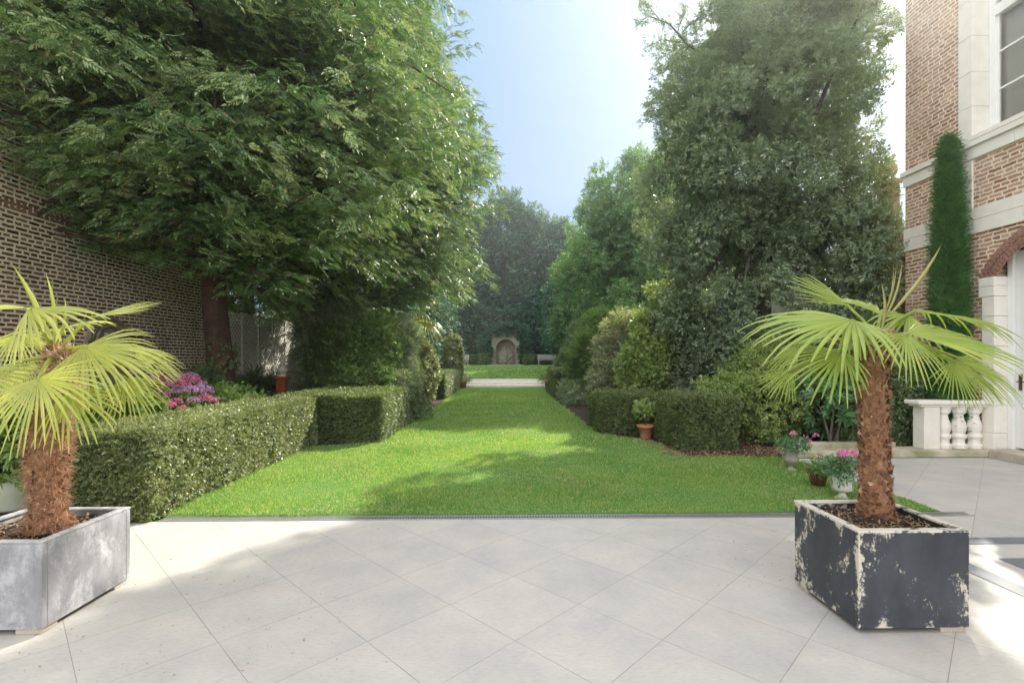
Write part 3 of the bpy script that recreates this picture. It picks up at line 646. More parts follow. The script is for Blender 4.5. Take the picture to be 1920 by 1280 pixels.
MB().box(tx-.03, tx+.03, t0, t1, .96, 1.03).build('rail', M['trellis'], tr)
MB().box(tx-.02, tx+.02, t0, t1, 2.62, 2.67).build('rail', M['trellis'], tr)
for y in np.arange(t0, t1+.1, .875): MB().box(tx-.028, tx+.028, y-.022, y+.022, 0, 2.70).build('post', M['trellis'], tr)

# ------------------------------------------------------------------ steps, niche, benches
stp = thing('stone_steps', 'wide low pale stone steps up to the far lawn', 'steps', (.3, 25.2, 0))
xl, xr = P(873, 727, 25)[0], P(1031, 727, 25)[0]
for i in range(3): MB().box(xl, xr, 25.0+i*.38, 25.9+.02*i, i*.137+(.001 if i else -.05), (i+1)*.137).build('tread', M['stone'], stp, bevel=.012)
rw_ = thing('retaining_wall', 'low stone retaining wall on both sides of the steps', 'wall', (0, 25.9, 0))
MB().box(-7, xl-.01, 25.75, 25.95, -.05, .45).build('wall_face', M['stone_old'], rw_); MB().box(xr+.01, 8.4, 25.75, 25.95, -.05, .45).build('wall_face', M['stone_old'], rw_)
NY = 44.0; nz = gz(44)+.05; nc = (P(922, 671, NY)[0]+P(974, 671, NY)[0])/2; nw = 1.25
nic = thing('garden_niche', 'pale stone arched garden niche with brick recess at the far end of the lawn', 'niche', (nc, NY, nz))
ar, az_ = .86, nz+1.35
mb = MB(); rr = [(nc+ar*math.cos(a), az_+ar*math.sin(a)) for a in np.linspace(math.pi, 0, 17)]
top = nz+2.62
mb.box(nc-nw, nc-ar, NY, NY+.5, nz-.3, az_).box(nc+ar, nc+nw, NY, NY+.5, nz-.3, az_)
prev = (nc-ar, az_)
mb.box(nc-nw, nc-ar, NY, NY+.5, az_, top).box(nc+ar, nc+nw, NY, NY+.5, az_, top)
for i in range(16):
    a, b_ = rr[i], rr[i+1]; mb.poly([(a[0], a[1]), (b_[0], b_[1]), (b_[0], top), (a[0], top)], 'y', NY, NY+.5)
mb.build('stone_arch', M['niche_stone'], nic)
MB().box(nc-nw-.12, nc+nw+.12, NY-.1, NY+.6, top, top+.16).build('cornice', M['niche_stone'], nic)
MB().poly([(nc-.8, top+.16), (nc+.8, top+.16), (nc+.6, top+.4), (nc-.6, top+.4)], 'y', NY, NY+.5).build('pediment', M['niche_stone'], nic)
MB().box(nc-nw, nc+nw, NY+.5, NY+.7, nz-.3, top).build('brick_recess', M['niche_brick'], nic)
mb = MB(); q = [(nc-.58, nz), (nc+.58, nz)]+[(nc+.58*math.cos(a), nz+.75+.62*math.sin(a)) for a in np.linspace(0, math.pi, 14)]
mb.poly(q, 'y', NY+.3, NY+.49); mb.build('inner_stone', M['niche_stone'], nic)
MB().box(nc-.45, nc+.45, NY-.1, NY+.3, nz, nz+.14).box(nc-.55, nc+.55, NY-.15, NY+.3, nz+.14, nz+.2).build('basin', M['niche_stone'], nic, bevel=.01)
MB().box(nc-1.5, nc+1.45, 42.0, 42.5, gz(42)-.1, gz(42)+.1).build('front_step', M['stone_old'], nic)
def bench(cx, label):
    z = gz(43); b_ = thing('park_bench', label, 'bench', (cx, 43, z), 'benches by the far niche')
    for i in range(4): MB().box(cx-.8, cx+.8, 42.75+i*.11, 42.84+i*.11, z+.42, z+.45).build('seat_slat', M['bench'], b_)
    for i in range(3): MB().box(cx-.8, cx+.8, 43.2+i*.02, 43.23+i*.02, z+.53+i*.14, z+.63+i*.14).build('back_slat', M['bench'], b_)
    for x in (cx-.7, cx+.7):
        MB().box(x-.03, x+.03, 42.75, 42.81, z-.05, z+.42).build('leg', M['bench'], b_); MB().beam((x, 43.15, z-.05), (x, 43.28, z+.92), .06, .05, up=(0, 1, 0)).build('leg', M['bench'], b_)
bench(P(1022, 671, 43)[0]+.15, 'grey white slatted bench to the right of the far niche'); bench(P(864, 671, 43)[0]-.1, 'grey white slatted bench to the left of the far niche')
#SECTION2
# ------------------------------------------------------------------ hedges
def hedge(name, label, x0, x1, y0, y1, h, n, size, mat, r=.07, cat='hedge', z0=0, T=T_small, bumps=.024):
    t = thing(name, label, cat, ((x0+x1)/2, (y0+y1)/2, z0))
    i_ = .075
    MB().box(x0+i_, x1-i_, y0+i_, y1-i_, z0, h-i_).build('core', M['core'], t, bevel=.04)
    ar = np.array([(x1-x0)*(h-z0), (x1-x0)*(h-z0), (y1-y0)*(h-z0), (y1-y0)*(h-z0), (x1-x0)*(y1-y0)*1.2]); f = rng.choice(5, n, p=ar/ar.sum())
    p = np.column_stack([rng.uniform(x0, x1, n), rng.uniform(y0, y1, n), rng.uniform(z0, h, n)])
    nr = np.zeros((n, 3))
    for k, (ax, v, s) in enumerate(((1, y0, -1), (1, y1, 1), (0, x0, -1), (0, x1, 1), (2, h, 1))):
        q = f == k; p[q, ax] = v; nr[q, ax] = s
    lo = np.array([x0+r, y0+r, z0]); hi = np.array([x1-r, y1-r, h-r])
    c = np.clip(p, lo, hi); d = p-c; dl = np.linalg.norm(d, axis=1, keepdims=True)
    nn = np.where(dl > 1e-4, d/np.maximum(dl, 1e-6), nr); p = c+nn*r*1.0
    bm = sum(np.sin(p@np.array(v)+w_) for v, w_ in (((7, 5, 4), 0), ((-5, 9, 6), 1), ((11, -7, 9), 2), ((19, 15, -17), 3)))*.35
    p = p+nn*(bm*bumps-.02-rng.random(n)**2*.06+rng.normal(size=n)*.012)[:, None]
    foliage('foliage', p, nn+np.array([0, 0, .35]), T, size, mat, t, 0, .5)
    return t
hedge('box_hedge', 'longest clipped box hedge, running from the grey planter along the left of the lawn', -4.15, -3.22, 4.62, 8.75, .80, 60000, .062, L['box'])
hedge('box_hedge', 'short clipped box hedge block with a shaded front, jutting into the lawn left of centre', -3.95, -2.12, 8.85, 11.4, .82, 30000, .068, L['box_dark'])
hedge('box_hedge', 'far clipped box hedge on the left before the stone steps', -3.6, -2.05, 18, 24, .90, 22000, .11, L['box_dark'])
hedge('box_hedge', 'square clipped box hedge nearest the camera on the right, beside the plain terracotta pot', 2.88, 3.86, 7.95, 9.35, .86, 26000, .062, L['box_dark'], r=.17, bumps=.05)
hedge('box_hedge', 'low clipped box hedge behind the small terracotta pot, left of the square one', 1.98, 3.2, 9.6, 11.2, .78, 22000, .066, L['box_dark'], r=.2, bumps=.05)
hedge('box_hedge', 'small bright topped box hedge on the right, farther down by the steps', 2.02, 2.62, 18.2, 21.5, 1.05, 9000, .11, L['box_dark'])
hedge('ivy_hedge', 'dark ivy hedge behind the balustrade', 5.55, 7.35, 8.05, 8.6, 1.45, 12000, .11, L['darkleaf'], r=.15)
for x0, x1, la in ((-3.2, -2.2, 'low dark clipped hedge behind the left far bench'), (4.4, 6.5, 'low dark clipped hedge behind the right far bench')):
    hedge('box_hedge', la, x0-1.5, x1, 43.8, 44.6, gz(44)+.72, 3500, .22, L['darkleaf'], z0=gz(44)-.1, T=T_small)

# ------------------------------------------------------------------ shrubs and trees
def shrub(name, label, ell, n, clumps, csize, T, size, mat, cat='shrub', stems=5, stem_mat=None, base=None, droop=0, depth=.4, fl=None, z0=0, jitter=.55):
    e0 = ell[0]; base = base or (e0[0], e0[1], z0)
    t = thing(name, label, cat, base)
    Q, out, C, d = crown_points(ell, n, clumps, csize, depth)
    k = Q[:, 2] > z0+.03; foliage('foliage', Q[k], out[k], T, size, mat, t, droop, jitter)
    mb = MB(); zt_ = max(e[2] for e in ell)
    for i in range(stems):
        tgt = C[rng.integers(len(C))]; s = np.array(base)+np.array([random.uniform(-.1, .1), random.uniform(-.1, .1), 0])
        mid = s*.5+tgt*.5+np.array([0, 0, .15]); mb.tube([s, s*.75+mid*.25+np.array([0, 0, .05]), mid, tgt], [.028, .024, .017, .006], 6)
    mb.build('stems', stem_mat or M['bark_grey'], t, True)
    if fl:
        for (nf, fm, fs) in fl:
            ii = rng.choice(len(Q), nf, replace=False)
            for j in ii:
                c = Q[j]+out[j]*.05
                flower(c, fs, 26, fm, t, 'flower')
    return t
def flower(c, r, n, mat, parent, name='flower_head', flat=.7, ps=.35):
    d = sphere_dirs(n); d[:, 2] = np.abs(d[:, 2])*flat-.1; p = np.array(c)+d*r*rng.uniform(.75, 1.05, (n, 1))
    T = [leaf(1, .8, .1, 0, False)]; dd = norm(rng.normal(size=(n, 3))+d*.2)
    V, Fc = variants(T, p-dd*r*ps*.5, frames(dd, d+rng.normal(size=(n, 3))*.25), np.full(n, r*ps))
    return npmesh(name, V, Fc, mat, parent)

def conifer(name, label, base, trunk_r, H_, prof, nb, mat, keep=None, sp=.5, spn=.25, zlow=2.4, mattr='bark', droop=.30, lean=(0, 0), phi_bias=None, T=T_spray, rise=.30, double=True):
    t = thing(name, label, 'tree', base); base = np.array(base, float)
    mb = MB(); zs_ = np.linspace(0, H_, 14)
    pts = [base+np.array([lean[0]*z/H_+.07*math.sin(z*1.3), lean[1]*z/H_+.06*math.cos(z*1.1), z]) for z in zs_]
    rad = [trunk_r*(1-.93*z/H_)*(1.35 if z < .2 else 1) for z in zs_]
    mb.tube(pts, rad, 14, jit=.18)
    ps, ds, us, ss = [], [], [], []; tips = []
    pz = [p[0] for p in prof]; pr = [p[1] for p in prof]
    for i in range(nb):
        z = zlow+(H_-zlow)*((i+random.random())/nb)**1.05; phi = random.uniform(0, 2*math.pi)
        if phi_bias and random.random() < .45: phi = phi_bias+random.gauss(0, .9)
        Lb = np.interp(z, pz, pr)*random.uniform(.78, 1.08)
        o = np.array([np.interp(z, zs_, [p[0] for p in pts]), np.interp(z, zs_, [p[1] for p in pts]), z])
        hd = np.array([math.cos(phi), math.sin(phi), 0]); sd_ = np.array([-hd[1], hd[0], 0]); rs = rise*random.uniform(-.3, 1.9); dr_ = droop*random.uniform(.3, 1.7)
        def pos(q): return o+hd*Lb*q+np.array([0, 0, Lb*(rs*q-dr_*q*q)])
        if keep is not None and not keep(pos(.55)[None])[0]: continue
        c = [pos(q) for q in (0, .25, .5, .75, .97)]
        if keep is not None and not keep(c[-1][None])[0]: c = c[:-1]
        mb.tube(c, [.05*Lb/4+.012, .04*Lb/4+.01, .028*Lb/4+.006, .018*Lb/4+.004, .004][:len(c)], 5)
        q = .22
        while q < 1.0:
            p = pos(q); tan = norm(pos(min(q+.05, 1.05))-pos(q-.05))
            for s in (-1, 1):
                bl = Lb*(.13+.34*(1-q))*random.uniform(.7, 1.2)+.22
                a = R(random.uniform(38, 68)); d = norm(tan*math.cos(a)+sd_*s*math.sin(a)+np.array([0, 0, random.uniform(-.25, .12)]))
                m_ = max(2, int(bl/spn))
                for j in range(m_):
                    f = (j+.3)/m_; pp = p+d*bl*f+np.array([0, 0, -.12*bl*f*f])
                    pp = pp+rng.normal(size=3)*np.array([.05, .05, .10])
                    for s2 in ((-1, 1) if double else (0,)):
                        dd = norm(d+np.cross(d, [0, 0, 1])*s2*random.uniform(.3, .9)+np.array([0, 0, -.02-.25*f+random.uniform(-.5, .5)]))
                        ps.append(pp); ds.append(dd); ss.append(random.uniform(.6, 1.2)*sp); tips.append(1 if f > .55 and q > .35 and random.random() < .6 else 0)
            q += random.uniform(.055, .085)*4.0/max(Lb, 1.6)*.9
        for _ in range(3):
            ps.append(pos(random.uniform(.93, 1.0))); ds.append(norm(hd+np.array([random.gauss(0, .3), random.gauss(0, .3), -.25]))); ss.append(sp*1.1); tips.append(1)
    mb.build('trunk', M[mattr], t, True)
    ps, ds, ss = np.array(ps), np.array(ds), np.array(ss)
    if keep is not None: k = keep(ps); ps, ds, ss = ps[k], ds[k], ss[k]
    up = norm(rng.normal(size=(len(ps), 3))*.75+np.array([0, 0, 1]))
    tp_ = np.array(tips)[k] if keep is not None else np.array(tips)
    parts = []; mi = []
    for w_ in (0, 1):
        q_ = tp_ == w_
        if q_.any(): V, Fc = variants(T, ps[q_], frames(ds[q_], up[q_]), ss[q_]); parts.append((V, Fc)); mi.append(np.full(len(Fc), w_, np.int32))
    V, Fc = join(parts); oc = npmesh('crown', V, Fc, mat, t)
    oc.data.materials.append(L['yew_tip']); oc.data.polygons.foreach_set('material_index', np.concatenate(mi))
    print(name, len(ps), len(Fc)); return t
profA = [(0, 2), (2.6, 2.6), (3.4, 3.6), (5, 4.5), (8, 4.5), (11, 3.3), (14, 1.6), (16, .4)]
conifer('yew_tree', 'huge spreading yew with a thick reddish trunk in front of the left brick wall', (-5.4, 9.6, 0), .25, 16, profA, 330, L['yew'],
        keep=lambda p: (p[:, 0] > -6.9) & (p[:, 2] > 2.4+.55*np.clip(p[:, 0]+4.2, 0, 9)) & (p[:, 2] > 2.35+.62*np.clip(9.0-p[:, 1], 0, 9)+.42*np.clip(-5.3-p[:, 0], 0, 3)) & (p[:, 1] > 4.6), sp=.24, spn=.13, zlow=2.9, phi_bias=R(-70))
profB = [(0, 1), (2.6, 1.8), (4, 3.5), (6, 4.2), (8, 4.1), (10, 3.2), (13, 2.0), (16.5, .3)]
conifer('yew_tree', 'second big conifer right behind the spreading yew, its pointed sprays against the sky', (-4.6, 15.2, 0), .25, 16.5, profB, 260, L['yew'],
        keep=lambda p: (p[:, 0] < 1.2) & (p[:, 2] > 3.0+.25*np.clip(p[:, 0]+3, 0, 4)-.3*np.clip(p[:, 1]-15, 0, 3)), sp=.32, spn=.18, zlow=2.8, phi_bias=R(-20))

def leafy_tree(name, label, base, th, tr_, ell, n, clumps, csize, T, size, mat, depth=.35, limbs=14, keep=None, bark='bark_grey'):
    t = thing(name, label, 'tree', base); base = np.array(base, float)
    Q, out, C, d = crown_points(ell, n, clumps, csize, depth)
    if keep is not None: k = keep(Q); Q, out = Q[k], out[k]
    foliage('crown', Q, out, T, size, mat, t, .1, .6)
    mb = MB(); top = base+np.array([0, 0, th]); mb.tube([base, base*.5+top*.5+np.array([.08, .05, 0]), top], [tr_*1.25, tr_, tr_*.6], 12, jit=.15)
    for i in range(limbs):
        tgt = C[rng.integers(len(C))]
        if keep is not None and not keep(tgt[None])[0]: continue
        s = base+(top-base)*random.uniform(.45, .98)
        m1 = s*.6+tgt*.4+np.array([0, 0, .25]); mb.tube([s, m1, s*.25+tgt*.75+np.array([0, 0, .15]), tgt], [tr_*.38, tr_*.28, tr_*.16, .012], 6)
    mb.build('trunk', M[bark], t, True); return t, C

# holly-like tree on the right
hx = lambda Q: (Q[:, 0] < 7.42+.85*np.maximum(Q[:, 1]-9.2, 0)) & (Q[:, 2] > .15) & ~((Q[:, 0] > 5.55) & (Q[:, 1] < 8.7) & (Q[:, 2] < 1.6))
ellH = [(5.8, 11.2, 6.6, 2.15, 2.2, 2.9), (4.9, 11.6, 5.6, 1.7, 1.6, 2.4), (4.7, 11.2, 3.4, 1.2, 1.0, 2.0), (6.2, 11.0, 8.6, 1.7, 1.8, 1.7), (5.6, 11.2, 3.0, 1.8, 1.5, 2.6), (6.75, 10.3, 3.2, 1.15, 1.0, 2.6), (6.6, 10.8, 5.0, 1.5, 1.2, 1.8), (7.5, 10.1, 3.0, .75, .6, 1.9), (7.0, 11.4, 9.4, 1.2, 1.2, 1.1), (8.3, 11.6, 9.0, .8, .8, 1.6), (7.9, 11.0, 6.0, .7, .6, 1.1), (7.6, 11.4, 7.4, .7, .6, 1.0), (7.9, 10.6, 4.2, .8, .6, 1.1), (7.65, 10.2, 3.6, .6, .5, 1.5), (7.5, 10.0, 1.6, .6, .5, 1.6), (5.0, 11.7, 8.0, 1.2, 1.2, 1.3)]
leafy_tree('holly_tree', 'tall dense holly tree with glossy dark leaves reaching the ground beside the house', (5.9, 11.3, 0), 7.5, .2, ellH, 60000, 580, .32, T_mid, .185, L['holly'], .4, 30, hx)
# long bare limb with leaf tufts reaching over the lawn
t = thing('overhanging_branch', 'thin dark leafy branch reaching out over the gap, high against the sky', 'branch', tuple(P(1330, 110, 11.3)))
mb = MB(); tips = []
def limb(pxs, r0):
    pts = [P(a, b_, yy) for a, b_, yy in pxs]; k = len(pts); mb.tube(pts, list(np.linspace(r0, .006, k)), 6)
    for i in range(1, k):
        for q in np.linspace(0, 1, 5):
            if i > 1 or q > .4: tips.append(pts[i-1]*(1-q)+pts[i]*q)
limb([(1330, 110, 11.3), (1290, 85, 11.2), (1255, 45, 11.1), (1215, 30, 11.0), (1190, 52, 11)], .03)
limb([(1280, 60, 11.2), (1300, 40, 11.1), (1322, 28, 11)], .014); limb([(1270, 62, 11.2), (1282, 25, 11.2), (1281, 5, 11.1)], .012)
limb([(1280, 80, 11.2), (1240, 75, 11.1), (1208, 92, 11)], .012); limb([(1290, 90, 11.2), (1262, 118, 11.1), (1225, 145, 11)], .012)
limb([(1245, 48, 11.1), (1215, 10, 11.1), (1203, 4, 11)], .01); limb([(1290, 200, 11.4), (1240, 215, 11.3), (1205, 226, 11.2)], .016); limb([(1300, 130, 11.4), (1262, 160, 11.3), (1250, 165, 11.2)], .014)
mb.build('limb', M['bark_grey'], t, True)
tips = np.array(tips); tips = np.repeat(tips, 5, 0)+rng.normal(size=(len(tips)*5, 3))*.05
foliage('leaves', tips, rng.normal(size=tips.shape)+np.array([-.4, 0, .2]), T_mid, .15, L['holly'], t, 0, .6)

# middle right lime tree, then farther ones
leafy_tree('lime_tree', 'bushy mid green tree on the right, between the holly and the far trees', (6.6, 23.6, 0), 7, .24,
           [(6.2, 23.6, 8.2, 2.4, 2.4, 3.4), (5.6, 23.2, 5.0, 2.7, 2.6, 3.4), (7.8, 24, 9.0, 2.2, 2.4, 2.6), (7.0, 23, 4.2, 2.8, 2.4, 3.4), (9.6, 24, 6, 2.2, 2.2, 4.0)], 30000, 380, .5, T_mid, .32, L['lime'], .4, 24)
leafy_tree('lime_tree', 'farther green tree on the right, partly hidden behind the mid green one', (7.2, 33, .4), 8, .24,
           [(6.2, 33, 6.8, 2.5, 2.6, 4.2), (6.0, 32.5, 4, 2.6, 2.4, 3), (9, 33, 8, 3, 2.6, 4)], 13000, 190, .65, T_mid, .45, L['lime'], .4, 16)
leafy_tree('dark_tree', 'dark leafy tree standing by the right end of the far benches', (7.0, 38, .6), 7, .25,
           [(6.6, 38, 6, 3.2, 3, 5), (7, 37, 3, 3.2, 2.6, 3)], 8000, 130, .8, T_mid, .6, L['yew_dark'], .4, 10)
for (x, y, hh_, rr_, la) in ((.9, 49, 16.2, 5.2, 'tallest dark evergreen behind the far garden niche'), (-4.1, 48, 14.2, 4.2, 'dark evergreen just left of the tallest one at the far end'), (4.9, 48, 13.8, 3.9, 'dark evergreen just right of the tallest one at the far end')):
    z = gz(y)
    leafy_tree('evergreen_tree', la, (x, y, z), hh_*.8, .35, [(x, y, z+hh_*.30, rr_, 2.8, hh_*.36), (x, y, z+hh_*.58, rr_*.86, 2.6, hh_*.30), (x-.2, y, z+hh_*.78, rr_*.6, 2, hh_*.2)], 16000, 260, .8, T_mid, .62, L['yew_dark'], .3, 6)
ivy = hedge('ivy_wall', 'tall dark ivy covered wall behind the far niche', -12, 12, 45.2, 46, 5.6, 14000, .42, L['yew_dark'], r=.3, cat='ivy wall', z0=gz(45)-.1, T=T_mid, bumps=.2)
leafy_tree('dark_tree', 'dark leafy tree on the left behind the far hedge and topiary', (-6.6, 27, .4), 6, .25, [(-6.2, 27, 5, 2.8, 3, 4.6), (-5.2, 26.5, 2.6, 2.4, 2, 2.4), (-6.5, 33, 5, 3.2, 3, 5)], 12000, 180, .7, T_mid, .46, L['yew_dark'], .4, 12)
leafy_tree('dark_tree', 'dark leafy tree far left beyond the low wall behind the trellis', (-9.2, 18, 0), 6, .3, [(-9.0, 18, 5.2, 2.4, 4, 4.6), (-9, 13.5, 5, 1.7, 2, 4)], 11000, 170, .6, T_mid, .4, L['darkleaf'], .4, 12)
leafy_tree('plane_tree', 'broad leaved tree showing above the top of the left brick wall', (-9.6, 8.6, 0), 8, .3, [(-9.3, 8.6, 8.6, 1.9, 3.2, 2.4), (-8.8, 6.6, 7.6, 1.4, 2, 1.3), (-8.9, 11, 8, 1.6, 2.2, 2.2)], 7000, 120, .5, T_two, .42, L['lime'], .4, 14)

# clipped cypress against the house
cb = P(1778, 671, 7.86); cyp = thing('cypress', 'narrow columnar cypress against the house wall', 'tree', (cb[0], cb[1], .05))
n = 15000; z = rng.uniform(.15, 4.95, n); ph = rng.uniform(0, 6.283, n)
lump_ = np.sin(ph*5+z*9)*np.sin(z*17-ph*3); rz = (1+.16*lump_)*np.interp(z, [0, .8, 2.5, 3.6, 4.3, 4.7, 5.0], [.14, .18, .17, .13, .08, .04, .005])*(1+.10*np.sin(ph*3+z*4)+.08*np.sin(z*11+ph*2))*(1-.3*rng.random(n)**2)
Q = np.column_stack([cb[0]+rz*np.cos(ph), cb[1]+rz*np.sin(ph), z]); out = np.column_stack([np.cos(ph)*.5, np.sin(ph)*.5, np.full(n, 1.)])
foliage('crown', Q, out, T_fine, .14, L['cypress'], cyp, 0, .45)
MB().tube([(cb[0], cb[1], .05), (cb[0], cb[1], 4.6)], [.05, .015], 8).lathe([(.08, .1), (.13, .5), (.13, 2.6), (.09, 4), (.02, 4.7)], (cb[0], cb[1], 0), 12).build('trunk', M['core'], cyp, True)

# right border
shrub('camellia', 'pale yellow green camellia, tall cone behind the low box hedge', [(3.75, 12.2, 1.2, .85, .8, .8), (3.8, 12.2, 1.9, .72, .7, .8), (3.85, 12.2, 2.6, .45, .45, .65)], 8000, 150, .17, T_two, .17, L['camellia'])
shrub('laurel_shrub', 'dark glossy shrub filling the space between the pale camellia and the holly', [(4.9, 11.6, 1.2, 1.0, .8, 1.2), (5.3, 10.4, 1.0, .9, .8, 1.1)], 8000, 130, .2, T_mid, .18, L['holly'])
shrub('camellia', 'broad camellia with yellow tipped leaves behind the square box hedge and the grey urn', [(4.75, 9.0, .8, .82, .7, .8), (4.3, 9.3, .7, .5, .5, .6), (5.1, 9.2, 1.2, .6, .5, .6)], 5200, 110, .16, T_two, .15, L['camellia'], stems=9)
shrub('laurel_shrub', 'dark evergreen shrub behind the yellow tipped camellia', [(5.6, 9.7, 1.3, .9, .6, 1.2), (6.6, 9.4, 1.3, .7, .5, 1.1)], 6500, 110, .2, T_mid, .17, L['darkleaf'])
rh = P(1565, 800, 8.0)
shrub('rhododendron', 'small rhododendron with large blue green leaves beside the palm trunk', [(rh[0], 8.1, .72, .36, .3, .36)], 130, 40, .12, T_whorl, .24, L['rhodo'], stems=5)
shrub('nandina', 'feathery bronze pink shrub left of the pale camellia', [(3.15, 13.4, 1.5, .42, .4, .9), (3.3, 13.3, 2.1, .35, .3, .65), (2.9, 13.4, 1.0, .42, .4, .6)], 2600, 60, .2, T_long, .26, L['pink'], droop=.0)
shrub('nandina', 'green feathery shrub with a few red flowers beyond the bronze pink one', [(3.1, 16.6, 1.4, .7, .7, 1.2), (3.3, 16.6, 2.1, .5, .5, .7)], 4200, 90, .22, T_long, .28, L['hydr'], fl=[(4, L['petal_red'], .07)])
shrub('topiary_cone', 'large clipped cone of dark green on the right near the steps', [(2.95, 20.6, 1.0, .62, .6, 1.0), (3.0, 20.6, 1.8, .48, .45, 1.0), (3.6, 21, 1.5, .7, .6, 1.4)], 6500, 160, .14, T_mid, .22, L['darkleaf'])
shrub('ground_cover', 'low silvery mixed planting at the foot of the far right shrubs', [(2.6, 15.8, .3, .55, .9, .35), (2.5, 17.2, .3, .45, .6, .45)], 2200, 60, .12, T_long, .17, L['feather'])
shrub('lime_bush', 'loose green bush behind the low hedge on the right', [(4.3, 14.5, 1.4, 1.0, .9, 1.5), (4.9, 16, 1.8, 1.2, 1, 1.9)], 6500, 110, .26, T_mid, .24, L['lime'])
# left border
shrub('willow_shrub', 'silvery narrow leaved shrub growing through the right end of the trellis', [(-5.0, 14.3, 1.5, .55, .7, 1.2), (-4.8, 14, 2.5, .7, .8, .6)], 4000, 80, .25, T_long, .34, L['feather'], droop=.5)
shrub('laurel_shrub', 'big rounded dark shrub left of centre behind the box hedges', [(-3.5, 12.9, 1.2, 1.0, .8, 1.2), (-3.3, 12.9, 1.9, .8, .7, .75), (-4.2, 13.3, 1.3, .7, .7, 1.2)], 9500, 170, .2, T_mid, .19, L['hydr'])
shrub('feather_bush', 'pale feathery bush on the sunlit side of the big rounded shrub', [(-2.65, 13.3, 1.5, .42, .5, 1.1), (-2.5, 12.6, .7, .4, .5, .55)], 3600, 80, .16, T_long, .2, L['feather'])
shrub('rose_bush', 'low bush with a single red flower in front of the big rounded shrub', [(-3.55, 11.8, .75, .55, .3, .55), (-2.9, 11.9, .8, .4, .25, .5)], 1500, 50, .14, T_mid, .16, L['hydr'], fl=[(1, L['petal_red'], .06)])
shrub('topiary_dome', 'first clipped topiary dome behind the far left hedge', [(-3.0, 17.2, .95, .8, .7, 1.15)], 5200, 260, .07, T_small, .15, L['box'], cat='topiary', depth=.1)
shrub('topiary_dome', 'second, smaller clipped topiary cone beyond the first dome on the left', [(-2.35, 24.4, 1.3, .42, .5, 1.3)], 2400, 160, .07, T_small, .18, L['box'], cat='topiary', depth=.1)
for px_, la in ((908, 'clipped round box ball left of the far niche'), (990, 'clipped round box ball right of the far niche')):
    c = P(px_, 671, 43.4); shrub('topiary_ball', la, [(c[0], 43.4, gz(43.4)+.42, .42, .42, .5)], 1100, 80, .07, T_small, .17, L['darkleaf'], cat='topiary', depth=.1, z0=gz(43.4))
for (x, y, la) in ((-6.3, 10.9, 'dark fern clump at the foot of the big tree trunk'), (-6.35, 13.0, 'dark grassy clump in front of the trellis'),):
    shrub('fern', la, [(x, y, .5, .5, .5, .45)], 900, 30, .16, T_long, .34, L['darkleaf'])
shrub('ground_cover', 'mixed leafy planting behind the long left hedge beside the clay column', [(-4.6, 11.2, .25, .8, .8, .3), (-4.2, 10.4, .25, .7, .8, .3), (-2.2, 12.2, .2, .4, .8, .3)], 3600, 90, .14, T_mid, .17, L['darkleaf'])
shrub('ivy', 'ivy climbing the base of the big tree trunk', [(-5.35, 9.55, .8, .38, .38, .9)], 1100, 70, .07, T_two, .15, L['darkleaf'], cat='ivy')
shrub('laurel_shrub', 'dense dark bushes along the back of the left border beyond the trellis', [(-5.6, 19, 1.5, 1.3, 2.4, 1.8), (-5, 22.5, 1.4, 1.6, 1.6, 1.9), (-4.3, 15.8, 1.2, .8, .8, 1.3)], 9500, 160, .34, T_mid, .28, L['darkleaf'])
shrub('ivy', 'dark ivy hanging over the top and sides of the far stone niche', [(nc-1.8, 44.0, nz+1.5, .42, .3, 1.7), (nc+1.75, 44.0, nz+1.5, .42, .3, 1.7), (nc, 44.0, nz+3.1, 1.6, .35, .40)], 3400, 110, .25, T_mid, .32, L['yew_dark'], cat='ivy', base=(nc, 43.9, nz))
# hydrangeas
def hydrangea(label, ell, heads):
    t = shrub('hydrangea', label, ell, 1500, 60, .14, T_two, .24, L['hydr'], stems=6)
    for (px_, py_, yy, r, m_) in heads: flower(P(px_, py_, yy-.35), r*1.15, 130, m_, t, 'flower_head', .9, .24)
pk, mv = L['petal_pink'], L['petal_mauve']
hydrangea('hydrangea with magenta and mauve heads against the left wall, largest of the flowering group', [(-6.0, 8.8, .5, .75, .6, .45), (-5.5, 8.9, .55, .6, .4, .4)],
          [(306, 713, 8.3, .11, pk), (330, 708, 8.4, .10, mv), (345, 712, 8.2, .11, pk), (360, 708, 8.4, .10, mv), (378, 722, 8.3, .08, mv), (382, 734, 8.1, .12, mv), (384, 748, 8.0, .10, pk), (344, 724, 8.0, .10, pk), (330, 736, 7.9, .08, mv), (282, 710, 8.4, .09, mv), (366, 716, 8.2, .08, pk), (318, 722, 8.0, .09, pk), (356, 732, 7.9, .09, mv), (400, 752, 8.1, .07, pk), (304, 742, 7.7, .09, pk), (362, 752, 7.8, .08, mv), (330, 755, 7.6, .08, pk)])
hydrangea('lower hydrangea with a few pink and dusky heads just behind the long hedge', [(-5.1, 7.6, .45, .6, .5, .42), (-5.7, 7.4, .5, .5, .5, .4)],
          [(298, 757, 7.4, .09, mv), (314, 762, 7.3, .10, pk), (342, 768, 7.4, .07, pk), (318, 784, 7.2, .06, pk), (292, 787, 7.1, .06, pk), (252, 700, 7.6, .08, mv)])
hydrangea('small hydrangea with one pink head near the clay column', [(-4.9, 9.3, .4, .5, .4, .38)], [(467, 750, 9.2, .07, pk), (424, 755, 9.0, .06, mv)])
shrub('hosta', 'long leaved pale green plant between the hydrangeas and the hedge', [(-4.55, 8.3, .48, .4, .45, .26)], 200, 40, .12, T_whorl, .24, L['hydr'])
shrub('laurel_shrub', 'large leaved green shrub behind the left palm', [(-4.75, 5.9, .6, .55, .6, .42), (-5.5, 5.6, .5, .6, .6, .5)], 650, 60, .12, T_whorl, .26, L['hydr'])
